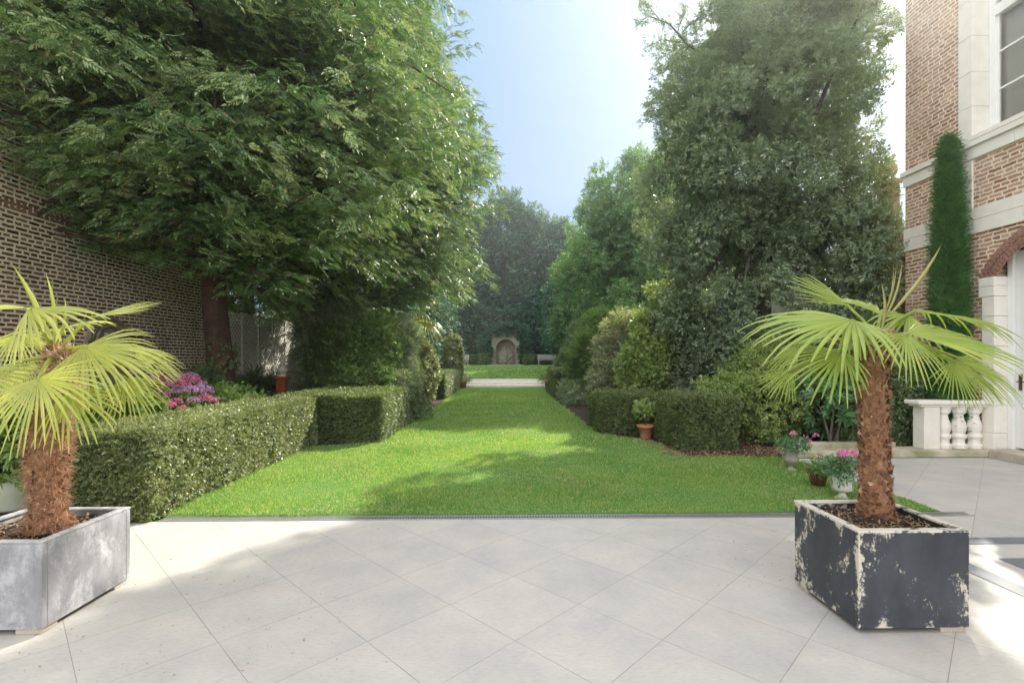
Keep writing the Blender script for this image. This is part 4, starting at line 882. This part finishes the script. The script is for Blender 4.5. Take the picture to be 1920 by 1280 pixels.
# potted shrub at the left edge
pp = G(5, 965); pot = thing('glazed_pot', 'pale green glazed pot with a terracotta rim, at the left edge behind the planter', 'pot', (pp[0]-.1, pp[1]+.25, 0))
c = (pp[0]-.1, pp[1]+.25, 0)
MB().lathe([(.19, 0), (.20, .03), (.235, .2), (.25, .30), (.25, .305)], c, 28).build('body', M['green_glaze'], pot, True)
MB().lathe([(.262, .305), (.268, .33), (.262, .365), (.22, .37), (.21, .33), (.02, .32)], c, 28).build('rim', M['terracotta'], pot, True)
shrub('potted_shrub', 'leafy green shrub growing in the pale green glazed pot', [(c[0]+.12, c[1], .68, .34, .34, .32)], 260, 40, .1, T_whorl, .19, L['hydr'], base=(c[0], c[1], .33), z0=.33)

# ------------------------------------------------------------------ small pots and urns
def plant(name, label, c, r, n, size, T, mat, heads=None, cat='plant'):
    t = thing(name, label, cat, tuple(c)); nn = n
    d = sphere_dirs(nn); d[:, 2] = np.abs(d[:, 2]); Q = np.array(c)+d*np.array([r, r, r*.75])*(rng.random((nn, 1))**.4)
    foliage('leaves', Q, d, T, size, mat, t, 0, .5)
    mb = MB()
    for i in range(7): q = Q[i]; mb.tube([c, (np.array(c)+q)/2+np.array([0, 0, .02]), q], [.006, .005, .003], 5)
    for (dx_, dy_, dz_, rr_, m_) in (heads or []):
        h = np.array(c)+np.array([dx_, dy_, dz_]); mb.tube([c, (np.array(c)+h)/2+np.array([0, 0, .03]), h], [.005, .004, .003], 5)
        flower(h, rr_, 60, m_, t, 'flower_head', 1, .38)
    mb.build('stems', M['bark_grey'], t); return t
# terracotta pot in front of the hedge
tp = G(1212, 822); c = np.array([tp[0], tp[1]+.06, 0])
pt = thing('terracotta_pot', 'plain terracotta pot on the grass in front of the low box hedge', 'pot', tuple(c))
MB().lathe([(.095, 0), (.10, .01), (.14, .20), (.158, .202), (.163, .25), (.15, .252), (.14, .22), (.02, .215)], c, 28).build('body', M['terracotta'], pt, True)
t = thing('small_tree', 'little round headed olive like shrub growing in the plain terracotta pot', 'plant', (c[0], c[1], .21))
MB().tube([(c[0], c[1], .21), (c[0]+.01, c[1], .30), (c[0]-.005, c[1], .42)], [.012, .010, .008], 8).tube([(c[0], c[1], .4), (c[0]+.1, c[1], .55)], [.006, .003], 5).tube([(c[0], c[1], .4), (c[0]-.1, c[1], .56)], [.006, .003], 5).build('trunk', M['bark_grey'], t, True)
n = 170; d = sphere_dirs(n); foliage('crown', np.array([c[0], c[1], .54])+d*np.array([.19, .19, .14])*(rng.random((n, 1))**.4), d+np.array([0, 0, .7]), T_two, .10, L['camellia'], t, 0, .4)
# grey fluted urn
def fluted(prof, c, n=48, amp=.06, lo=0, hi=9):
    V = []; k = len(prof)
    for r, z in prof:
        for j in range(n):
            a = 2*math.pi*j/n; q = 1+(amp*math.cos(a*16) if lo < z < hi else 0); V.append((c[0]+r*q*math.cos(a), c[1]+r*q*math.sin(a), c[2]+z))
    Fc = [(i*n+j, i*n+(j+1) % n, (i+1)*n+(j+1) % n, (i+1)*n+j) for i in range(k-1) for j in range(n)]+[tuple(range(n))[::-1], tuple((k-1)*n+j for j in range(n))]
    return MB().add(V, Fc)
u = G(1487, 884); c = np.array([u[0], u[1]+.05, 0])
ug = thing('grey_urn', 'small grey stone urn with a fluted belly on the lawn edge', 'urn', tuple(c))
fluted([(.075, 0), (.075, .015), (.055, .03), (.025, .055), (.03, .075), (.07, .10), (.092, .14), (.095, .165), (.08, .185), (.078, .20), (.088, .28), (.10, .30), (.10, .305), (.085, .30), (.02, .28)], c, 64, .05, .09, .17).build('body', M['urn_grey'], ug, True)
plant('geranium', 'pink geranium sprawling from the small grey urn', c+np.array([.04, 0, .29]), .17, 90, .11, T_two, L['rhodo'],
      [(-.02, -.02, .20, .05, pk), (.16, 0, .14, .035, pk), (.21, 0, .09, .04, pk), (.30, 0, .17, .045, pk), (.0, -.1, .08, .03, mv)])
# wicker basket
u = G(1540, 914); c = np.array([u[0], u[1]+.06, 0])
wb = thing('wicker_basket', 'tapered brown wicker basket pot standing between the grey and the white urn', 'basket', tuple(c))
mb = MB().lathe([(.05, 0), (.055, .02), (.105, .19), (.10, .195), (.09, .18), (.02, .175)], c, 24)
mb.build('liner', M['bark'], wb, True); mb = MB()
for i in range(26):
    a = 2*math.pi*i/26; mb.tube([(c[0]+.058*math.cos(a), c[1]+.058*math.sin(a), 0.005), (c[0]+.112*math.cos(a), c[1]+.112*math.sin(a), .19)], .006, 5)
for z, r_ in ((.012, .062), (.185, .113)): mb.tube([(c[0]+r_*math.cos(a), c[1]+r_*math.sin(a), z) for a in np.linspace(0, 2*math.pi, 25)], .008, 5, False)
mb.build('weave', M['wicker'], wb, True)
og = L['petal_orange']
plant('marigold', 'orange marigolds in the brown wicker basket', c+np.array([0, 0, .17]), .17, 110, .08, T_long, L['hydr'],
      [(-.06, -.03, .16, .02, og), (.03, 0, .19, .02, L['dead']), (.08, -.02, .17, .02, L['dead']), (.0, -.06, .10, .02, og), (.1, -.05, .06, .018, og), (-.15, 0, .05, .018, og), (.02, .02, .2, .018, L['dead'])])
# white urn
u = G(1586, 938); c = np.array([u[0], u[1]+.06, 0])
uw = thing('white_urn', 'white footed urn painted with oval medallions beside the black planter', 'urn', tuple(c))
MB().lathe([(.075, 0), (.075, .012), (.05, .03), (.03, .06), (.033, .075), (.06, .085), (.098, .10), (.105, .13), (.118, .26), (.122, .275), (.112, .275), (.10, .24), (.02, .235)], c, 40).build('body', M['urn_white'], uw, True)
dk = plainmat('urn drawing', (.07, .05, .035), (.14, .1, .07))
for k, az in enumerate((R(-62), R(-100), R(-140), R(-20), R(-180))):
    big = k % 2 == 0; mb = MB(); rr = lambda z: np.interp(z, [.10, .13, .26], [.098, .105, .118])+.0015
    def on(s_, z): a = az+s_/.11; return (c[0]+rr(z)*math.cos(a), c[1]+rr(z)*math.sin(a), z)
    if big: mb.tube([on(.013*math.cos(a), .185+.026*math.sin(a)) for a in np.linspace(0, 2*math.pi, 17)], .0025, 4, False).tube([on(0, .215), on(.005, .225), on(0, .238)], .003, 4).tube([on(0, .155), on(-.005, .143), on(0, .13)], .003, 4)
    else: mb.tube([on(0, .165), on(0, .21)], .002, 4).tube([on(-.01, .20), on(.01, .20)], .002, 4).tube([on(-.01, .175), on(.01, .175)], .002, 4)
    mb.build('medallion', dk, uw)
plant('geranium', 'full pink geranium with round green leaves in the white urn', c+np.array([.03, 0, .27]), .19, 120, .12, T_two, L['rhodo'],
      [(-.06, -.05, .21, .065, pk), (.02, -.03, .22, .06, pk), (.10, -.03, .21, .06, pk), (.16, -.03, .16, .06, pk), (-.02, 0, .17, .05, mv), (.2, -.02, .19, .05, pk)])
# pots by the steps
for px_, la, la2, m_ in ((868, 'terracotta pot at the left end of the stone steps', 'grey green plant in the pot at the left end of the steps', None), (1028, 'terracotta pot at the right end of the stone steps', 'red geranium in the pot at the right end of the steps', L['petal_red'])):
    c = P(px_, 671, 24.7); c[2] = 0.01
    o = thing('terracotta_pot', la, 'pot', tuple(c)); MB().lathe([(.13, 0), (.19, .30), (.21, .31), (.21, .37), (.18, .37), (.02, .33)], c, 20).build('body', M['terracotta'], o, True)
    plant('geranium', la2, c+np.array([0, 0, .35]), .42, 130, .22, T_mid, L['hydr' if m_ else 'feather'], [(random.uniform(-.3, .3), -.1, random.uniform(.2, .45), .07, m_) for _ in range(7)] if m_ else None)

# ------------------------------------------------------------------ column with cherub statue
c = P(529, 671, 12.3); cz = H+(HZ-705)/F*12.3
pc = thing('clay_column', 'square red clay pedestal column in the left border', 'pedestal', (c[0], c[1], 0))
MB().box(c[0]-.105, c[0]+.105, c[1]-.105, c[1]+.105, 0, cz-.07).build('shaft', M['rust_clay'], pc, bevel=.012)
mb = MB()
for i in range(4): mb.box(c[0]-.085+i*.05, c[0]-.065+i*.05, c[1]-.112, c[1]-.104, .1, cz-.14)
mb.build('fluting', M['rust_clay'], pc, bevel=.003)
MB().box(c[0]-.15, c[0]+.15, c[1]-.15, c[1]+.15, cz-.07, cz).build('capital', M['rust_clay'], pc, bevel=.015)
sg = thing('stone_statue', 'small cream stone statue of a winged child on a globe, on the red clay column', 'statue', (c[0], c[1], cz))
so_ = plainmat('cream cast stone', (.60, .56, .44), (.76, .71, .58), 9, .9)
MB().lathe([(.10, 0), (.10, .03), (.07, .045), (.06, .06)], (c[0], c[1], cz), 20).build('base', so_, sg, True)
MB().lathe([(.03, .05), (.09, .07), (.125, .13), (.125, .17), (.09, .23), (.03, .25)], (c[0], c[1], cz), 24).build('globe', so_, sg, True)
J = {'pel': (0, 0, .33, .045), 'ch': (.0, .01, .42, .05), 'nk': (-.01, 0, .465, .025), 'hd': (-.02, -.01, .51, .045), 'ht': (-.02, -.01, .54, .03),
     'kL': (-.06, -.06, .30, .03), 'fL': (-.05, -.05, .235, .016), 'kR': (.055, -.06, .31, .03), 'fR': (.05, -.06, .23, .016),
     'sL': (-.05, 0, .44, .024), 'eL': (-.08, -.04, .41, .018), 'hL': (-.03, -.07, .43, .014), 'sR': (.05, 0, .44, .024), 'eR': (.085, -.03, .40, .018), 'hR': (.02, -.075, .41, .014), 'wR': (.09, .03, .50, .02), 'wt': (.15, .04, .50, .008), 'wL': (-.05, .05, .48, .02), 'wu': (-.09, .07, .51, .008)}
ks = list(J); E_ = [('pel', 'ch'), ('ch', 'nk'), ('nk', 'hd'), ('hd', 'ht'), ('pel', 'kL'), ('kL', 'fL'), ('pel', 'kR'), ('kR', 'fR'), ('ch', 'sL'), ('sL', 'eL'), ('eL', 'hL'), ('ch', 'sR'), ('sR', 'eR'), ('eR', 'hR'), ('ch', 'wR'), ('wR', 'wt'), ('ch', 'wL'), ('wL', 'wu')]
me = bpy.data.meshes.new('figure'); me.from_pydata([(J[k][0]+c[0], J[k][1]+c[1], J[k][2]-.06+cz) for k in ks], [(ks.index(a), ks.index(b_)) for a, b_ in E_], [])
fo = link('figure', me, None, sg); sk = fo.modifiers.new('skin', 'SKIN')
for i, k in enumerate(ks): me.skin_vertices[0].data[i].radius = (J[k][3],)*2
me.skin_vertices[0].data[0].use_root = True
fo.modifiers.new('sub', 'SUBSURF').levels = 1; fo.modifiers['sub'].render_levels = 2; me.materials.append(so_)

# ------------------------------------------------------------------ palms
def fan(mb, parent, S, Hb, T, nhint, spread=170, nseg=34, droop=.25, mat=None, cup=.12, tipd=.25, pet=.011, a_off=0, curl=1):
    """one palmate leaf: petiole from S to the hub, blade from the hub to the tips"""
    S, Hb, T = (np.array(q, float) for q in (S, Hb, T)); a = norm(T-Hb); Ln = np.linalg.norm(T-Hb); nseg = max(7, int(nseg*.74))
    n_ = np.array(nhint, float); n_ = norm(n_-a*(n_@a)); b_ = np.cross(n_, a); V, Fc = [], []
    ts = np.array([0, .12, .30, .46, .64, .82, .93, 1.0]); half = R(spread)/2; pitch = R(spread)/nseg
    for i in range(nseg):
        th = -half+pitch*(i+.5)+R(a_off)+random.uniform(-.012, .012); d = a*math.cos(th)+b_*math.sin(th)
        Li = Ln*(1-.28*(th/half)**2*.9)*random.uniform(.93, 1.04); sdv = norm(np.cross(n_, d)); spl = random.uniform(.34, .46); dr_ = droop*random.uniform(.8, 1.25); td = tipd*random.uniform(.2, 1.6); sw = random.gauss(0, .02)
        base = len(V)
        for t_ in ts:
            w_ = 2*Li*min(t_, spl)*math.tan(pitch/2)*.90
            if t_ > spl: w_ *= (1-((t_-spl)/(1-spl))**2.4*.72)
            w_ = max(w_*.5, .0015)
            p = Hb+d*Li*t_+n_*(cup*Li*(t_*(1-t_))*abs(math.sin(th))*1.2)+np.array([0, 0, -1])*Li*(dr_*t_**2+td*max(t_-.62, 0)**2*3)+sdv*sw*Li*t_*t_
            ridge = n_*w_*(.75 if i % 2 else -.75)*0+n_*w_*.85
            V += [p-sdv*w_, p+ridge, p+sdv*w_]
        for k in range(len(ts)-1):
            q = base+3*k; Fc += [(q, q+1, q+4, q+3), (q+1, q+2, q+5, q+4)]
    o = npmesh('palm_leaf', V, Fc, mat, parent, True)
    k = (S+Hb)/2+np.array([0, 0, .06*np.linalg.norm(Hb-S)]); q = [S, S*.55+k*.45, k, k*.4+Hb*.6, Hb, Hb+a*.03]
    MB().tube(q, [pet*1.5, pet*1.1, pet, pet*.85, pet*.8, .003], 7).build('petiole', mat, o, True)
    return o
def spear(parent, S, T, wd, mat, name='spear_leaf', bend=.03):
    S, T = np.array(S, float), np.array(T, float); d = T-S; sdv = norm(np.cross(d, [0, 1, 0.2])); n_ = norm(np.cross(sdv, d)); V, Fc = [], []
    for i, t_ in enumerate((0, .2, .4, .6, .8, .93, 1)):
        w_ = wd*(.35+.65*math.sin(math.pi*min(t_*1.1, .95)**.8)) * (1 if t_ < .9 else .35); w_ = .001 if t_ == 1 else w_
        p = S+d*t_+np.array([bend*math.sin(t_*3), 0, 0]); V += [p-sdv*w_/2, p+n_*w_*.5, p+sdv*w_/2, p-n_*w_*.2]
    for k in range(6):
        for j in range(4): Fc.append((4*k+j, 4*k+(j+1) % 4, 4*k+4+(j+1) % 4, 4*k+4+j))
    return npmesh(name, V, Fc, mat, parent, True)
def palmtrunk(parent, pts, rad, rows, mat, hairs, hairlen, sc=.055, hairmat=None):
    pts = np.array(pts, float); zz = pts[:, 2]
    tk = MB().tube(pts, rad, 22, jit=.10).build('trunk', M['fibre'], parent, True)
    T = [leaf(1, .85, .35, -.1, True), leaf(1, .6, .4, -.18, True)]; Ps, Ds, Us, Ss = [], [], [], []
    for i in range(rows):
        z = zz[0]+(zz[-1]-zz[0])*i/rows
        r_ = np.interp(z, zz, rad); cx, cy_ = np.interp(z, zz, pts[:, 0]), np.interp(z, zz, pts[:, 1]); k = 9
        for j in range(k):
            a = 2*math.pi*(j+(i % 2)*.5)/k+random.uniform(-.25, .25); o = np.array([math.cos(a), math.sin(a), 0])
            Ps.append(np.array([cx, cy_, z+random.uniform(-.012, .012)])+o*r_*.93); s_ = random.choice((-1, 1))
            Ds.append(o*random.uniform(.02, .32)+np.array([0, 0, random.uniform(.3, 1)])+np.array([-o[1], o[0], 0])*random.uniform(-.9, .9)); Us.append(o+rng.normal(size=3)*.15); Ss.append(sc*random.uniform(.6, 1.35))
    V, Fc = variants(T, np.array(Ps), frames(np.array(Ds), np.array(Us)), np.array(Ss)); npmesh('leaf_bases', V, Fc, mat, tk)
    n = hairs; z = rng.uniform(zz[0], zz[-1], n); a = rng.uniform(0, 6.283, n); r_ = np.interp(z, zz, rad)
    o = np.stack([np.cos(a), np.sin(a), 0*a], 1); p = np.stack([np.interp(z, zz, pts[:, 0]), np.interp(z, zz, pts[:, 1]), z], 1)+o*r_[:, None]*rng.uniform(.9, 1.08, (n, 1))
    d = norm(o*rng.uniform(.1, .9, (n, 1))+rng.normal(size=(n, 3))*.7+np.array([0, 0, -.1])); tv, tf = leaf(1, .05, 0, .2, False)
    V, Fc = instance((tv, tf), p, frames(d, rng.normal(size=(n, 3))), hairlen*rng.uniform(.5, 1.5, n)); npmesh('fibres', V, Fc, hairmat or L['hair'], tk)
    return tk
def planter(label, x0, x1, y0, y1, z0, z1, mat, rim, feet):
    t = thing('palm_planter', label, 'planter', ((x0+x1)/2, (y0+y1)/2, 0)); w_ = .035; r_ = .012
    mb = MB(); mb.box(x0, x1, y0, y0+w_, z0, z1-r_).box(x0, x1, y1-w_, y1, z0, z1-r_).box(x0, x0+w_, y0+w_, y1-w_, z0, z1-r_).box(x1-w_, x1, y0+w_, y1-w_, z0, z1-r_).box(x0+w_, x1-w_, y0+w_, y1-w_, z0+.002, z0+.03)
    mb.build('box', mat, t, bevel=.004)
    mb = MB(); e = .003; mb.box(x0-e, x1+e, y0-e, y0+w_+.012, z1-r_, z1).box(x0-e, x1+e, y1-w_-.012, y1+e, z1-r_, z1).box(x0-e, x0+w_+.012, y0+w_+.0125, y1-w_-.0125, z1-r_, z1).box(x1-w_-.012, x1+e, y0+w_+.0125, y1-w_-.0125, z1-r_, z1)
    mb.build('rim', rim, t, bevel=.002)
    g = 26; V = [(x0+w_+(x1-x0-2*w_)*i/g, y0+w_+(y1-y0-2*w_)*j/g, z1-.055+.022*math.sin(i*1.3+j*.7)*math.sin(j*1.1)+random.uniform(-.008, .008)+.03*math.exp(-((i-g/2)**2+(j-g/2)**2)/16)) for j in range(g+1) for i in range(g+1)]
    npmesh('soil', V, [(j*(g+1)+i, j*(g+1)+i+1, (j+1)*(g+1)+i+1, (j+1)*(g+1)+i) for j in range(g) for i in range(g)], M['soil'], t)
    n = 420; p = np.column_stack([rng.uniform(x0+.05, x1-.05, n), rng.uniform(y0+.05, y1-.05, n), np.full(n, z1-.035)]); d = rng.normal(size=(n, 3))*np.array([1, 1, .2])
    V, Fc = instance(leaf(1, .3, .3, .1, False), p, frames(d, np.tile([0, 0, 1.], (n, 1))), rng.uniform(.015, .05, n)); npmesh('bark_chips', V, Fc, L['dead'], t)
    for (fx, fy) in feet: MB().box(fx, fx+.14, fy, fy+.10, 0, z0-.001).build('foot', M['stone_old'], t, bevel=.003)
    return t
# right planter and palm
a = G(1610, 1178, .03); x0, y0 = a[0], a[1]; x1 = G(1822, 1178, .03)[0]; y1 = G(1490, 1087, .03)[1]
zt = H-(1000-HZ)/F*(y0*1.0); print('planterR', x0, x1, y0, y1, zt)
planter('square black planter with peeling paint, holding the right palm', x0, x1, y0, y1, .03, zt, M['black_peel'], M['rim_peel'], ((x1-.15, y0+.01), (x0+.01, y1-.12), (x1-.15, y1-.12), (x0+.1, y0+.2)))
Yc = 3.06; B = P(1643, 978, Yc); 
pr = thing('fan_palm', 'fan palm with a straight brown shaggy trunk in the black planter on the right', 'palm tree', tuple(B))
col = [P(1643, 985, Yc), P(1642, 950, Yc), P(1641, 900, Yc), P(1640, 840, Yc), P(1638, 780, Yc), P(1638, 730, Yc), P(1639, 690, Yc), P(1640, 655, Yc)]
palmtrunk(pr, col, [.115, .082, .072, .068, .068, .070, .062, .05], 74, L['base'], 5200, .032, .042)
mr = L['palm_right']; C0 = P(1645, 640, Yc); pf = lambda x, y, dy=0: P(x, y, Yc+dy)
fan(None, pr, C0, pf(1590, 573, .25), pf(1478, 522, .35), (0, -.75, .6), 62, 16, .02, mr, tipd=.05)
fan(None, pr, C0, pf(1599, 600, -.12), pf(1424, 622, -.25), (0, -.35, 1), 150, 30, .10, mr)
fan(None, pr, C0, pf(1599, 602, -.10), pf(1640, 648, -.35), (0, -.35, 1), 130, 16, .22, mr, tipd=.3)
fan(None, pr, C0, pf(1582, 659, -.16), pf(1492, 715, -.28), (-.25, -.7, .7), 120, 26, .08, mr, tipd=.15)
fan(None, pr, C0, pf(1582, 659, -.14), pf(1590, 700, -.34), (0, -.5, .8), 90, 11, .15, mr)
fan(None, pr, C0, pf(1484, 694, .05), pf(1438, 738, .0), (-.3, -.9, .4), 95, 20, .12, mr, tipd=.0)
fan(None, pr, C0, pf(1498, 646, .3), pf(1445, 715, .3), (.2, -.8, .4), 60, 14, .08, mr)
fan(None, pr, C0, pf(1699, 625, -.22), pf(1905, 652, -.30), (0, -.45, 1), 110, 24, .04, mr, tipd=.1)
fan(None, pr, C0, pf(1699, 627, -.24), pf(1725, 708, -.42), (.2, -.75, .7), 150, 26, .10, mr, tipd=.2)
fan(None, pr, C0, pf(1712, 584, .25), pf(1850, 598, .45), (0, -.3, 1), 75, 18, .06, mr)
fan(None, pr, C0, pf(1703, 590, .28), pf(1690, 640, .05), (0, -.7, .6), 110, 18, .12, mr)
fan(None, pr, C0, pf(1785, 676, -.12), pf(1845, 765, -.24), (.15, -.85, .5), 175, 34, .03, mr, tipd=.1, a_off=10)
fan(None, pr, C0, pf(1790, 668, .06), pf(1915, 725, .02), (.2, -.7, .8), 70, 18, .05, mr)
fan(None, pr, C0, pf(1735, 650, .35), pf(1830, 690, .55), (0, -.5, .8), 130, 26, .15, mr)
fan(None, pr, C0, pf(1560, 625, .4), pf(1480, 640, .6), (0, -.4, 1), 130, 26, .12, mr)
fan(None, pr, C0, pf(1650, 590, .35), pf(1655, 560, .75), (0, -.6, .7), 150, 26, .15, mr)
sp_ = leafmat('young palm spear', (.34, .34, .12), (.48, .44, .20), .3, .4, 4)
for (sx, sy, tx_, ty_, wd) in ((1668, 590, 1765, 457, .030), (1652, 610, 1690, 492, .020), (1648, 610, 1674, 500, .012), (1646, 610, 1679, 498, .012), (1650, 630, 1651, 528, .022)):
    spear(pr, pf(sx, sy, 0), pf(tx_, ty_, -.05), wd, sp_)
for i in range(9):
    a = random.uniform(0, 6.28); s_ = C0+np.array([math.cos(a)*.03, math.sin(a)*.03, -.05]); MB().tube([s_, s_+np.array([math.cos(a)*.12, math.sin(a)*.12, .03]), s_+np.array([math.cos(a)*.28, math.sin(a)*.28, random.uniform(-.12, .06)])], [.012, .007, .004], 5).build('petiole', M['fibre_pale'], pr, True)
spent = L['dead']
d = sphere_dirs(160); V, Fc = instance(leaf(1, .3, .1, .3, False), C0+np.array([0, 0, -.02])+d*.05, frames(d+np.array([0, 0, -.4]), rng.normal(size=(160, 3))), rng.uniform(.04, .12, 160)); npmesh('crown_fibres', V, Fc, L['hair'], pr)

# left planter and palm
a = G(78, 1180, .03); b_ = G(238, 1082, .03); xr_ = a[0]; yf = a[1]; yb_ = b_[1]; zt = H-(1009-HZ)/F*yf; print('planterL', xr_-.66, xr_, yf, yb_, zt)
planter('square grey planter with whitish streaks, holding the left palm', xr_-.66, xr_, yf, yb_, .03, zt, M['zinc'], M['zinc'], ((xr_-.15, yf+.01), (xr_-.64, yf+.02), (xr_-.15, yb_-.12), (xr_-.64, yb_-.12)))
Yl = 3.04; pl = thing('fan_palm', 'sunlit fan palm with a reddish hairy trunk in the grey planter on the left', 'palm tree', tuple(P(92, 985, Yl)))
pf = lambda x, y, dy=0: P(x, y, Yl+dy)
col = [pf(92, 992), pf(91, 960), pf(90, 930), pf(88, 900), pf(88, 870), pf(90, 830), pf(98, 780), pf(108, 730), pf(110, 680), pf(103, 650)]
palmtrunk(pl, col, [.11, .075, .070, .080, .088, .095, .075, .06, .05, .04], 52, L['base'], 9000, .05, .042)
ml = L['palm']; C1 = pf(105, 665); up = (0, -.4, 1)
fan(None, pl, C1, pf(172, 594, .1), pf(300, 572, .2), (0, -.55, .8), 34, 13, -.03, ml, tipd=.02)
fan(None, pl, C1, pf(158, 650, -.12), pf(255, 720, -.22), (.25, -.8, .6), 165, 36, .12, ml)
fan(None, pl, C1, pf(160, 648, -.02), pf(330, 680, .0), (0, -.4, 1), 70, 18, .16, ml)
fan(None, pl, C1, pf(240, 648, .15), pf(345, 690, .2), (0, -.5, 1), 60, 16, .10, ml)
fan(None, pl, C1, pf(235, 708, .05), pf(262, 785, -.05), (.3, -.85, .4), 130, 30, .05, ml)
fan(None, pl, C1, pf(72, 709, -.32), pf(80, 815, -.52), (0, -.9, .5), 190, 40, .10, ml, a_off=-4)
fan(None, pl, C1, pf(125, 735, -.2), pf(185, 800, -.32), (.3, -.8, .5), 120, 24, .12, ml)
fan(None, pl, C1, pf(33, 628, .22), pf(25, 690, .1), (0, -.7, .7), 170, 32, .12, ml)
fan(None, pl, C1, pf(48, 686, .05), pf(28, 745, -.05), (-.3, -.8, .5), 160, 30, .10, ml)
fan(None, pl, C1, pf(60, 578, -.15), pf(175, 592, -.3), (0, -.35, 1), 60, 9, .08, ml)
fan(None, pl, C1, pf(56, 578, -.15), pf(-60, 572, -.3), (0, -.35, 1), 70, 13, .05, ml)
fan(None, pl, C1, pf(52, 580, -.18), pf(60, 660, -.42), (0, -.9, .2), 60, 8, .02, ml)
fan(None, pl, C1, pf(-25, 700, -.15), pf(-15, 800, -.35), (0, -.8, .6), 170, 30, .12, ml)
fan(None, pl, C1, pf(-10, 640, .4), pf(-80, 660, .6), (0, -.5, 1), 150, 26, .12, ml)
fan(None, pl, C1, pf(110, 620, .4), pf(150, 600, .8), (0, -.6, .8), 120, 22, .1, ml)
for (sx, sy, tx_, ty_, wd) in ((95, 650, 20, 493, .040), (100, 650, 84, 510, .028), (104, 650, 120, 555, .022), (98, 655, 68, 590, .02)):
    spear(pl, pf(sx, sy, 0), pf(tx_, ty_, .02), wd, ml)
d = sphere_dirs(700); V, Fc = instance(leaf(1, .16, .1, .3, False), pf(122, 715, -.05)+d*np.array([.07, .06, .20])*.8, frames(d+np.array([0, 0, -.4]), rng.normal(size=(700, 3))), rng.uniform(.03, .10, 700)); npmesh('crown_fibres', V, Fc, leafmat('pale palm fluff', (.32, .2, .14), (.6, .45, .36), .2, .8, 20), pl)
# the small palm farther down the left border
sp0 = P(768, 671, 14.8); tz = 2.55
p3 = thing('small_palm', 'small drooping fan palm standing beside the big rounded shrub, left border', 'palm tree', (sp0[0], sp0[1], 0))
MB().tube([(sp0[0], sp0[1], 0), (sp0[0]-.03, sp0[1], 1.3), (sp0[0]+.05, sp0[1], tz)], [.12, .10, .09], 12, jit=.2).build('trunk', M['bark'], p3, True)
c3 = np.array([sp0[0]+.05, sp0[1], tz])
for i in range(15):
    a = i*2.4; el = random.uniform(-.35, .6); hd = np.array([math.cos(a), math.sin(a), 0])
    hb = c3+hd*.5*math.cos(el)+np.array([0, 0, .5*math.sin(el)+.05]); fan(None, p3, c3, hb, hb+hd*.5+np.array([0, 0, -.22+.3*el]), (hd[0]*.3, hd[1]*.3, 1), 170, 18, .35, ml if i % 2 else L['camellia'], tipd=.3)

# ------------------------------------------------------------------ haze for the glare
hz = MB().box(-45, 45, -12, 66, -1.2, 24).build('haze', None); tag(hz, kind='stuff')
m = bpy.data.materials.new('glare haze'); m.use_nodes = True; t = m.node_tree; t.nodes.clear()
v = t.nodes.new('ShaderNodeVolumePrincipled'); v.inputs['Density'].default_value = .0019; v.inputs['Anisotropy'].default_value = .8; v.inputs['Color'].default_value = (.93, .96, 1, 1)  # added haze volume; forward scattering stands in for lens glare near the sun
oo = t.nodes.new('ShaderNodeOutputMaterial'); t.links.new(v.outputs[0], oo.inputs['Volume']); hz.data.materials.append(m)
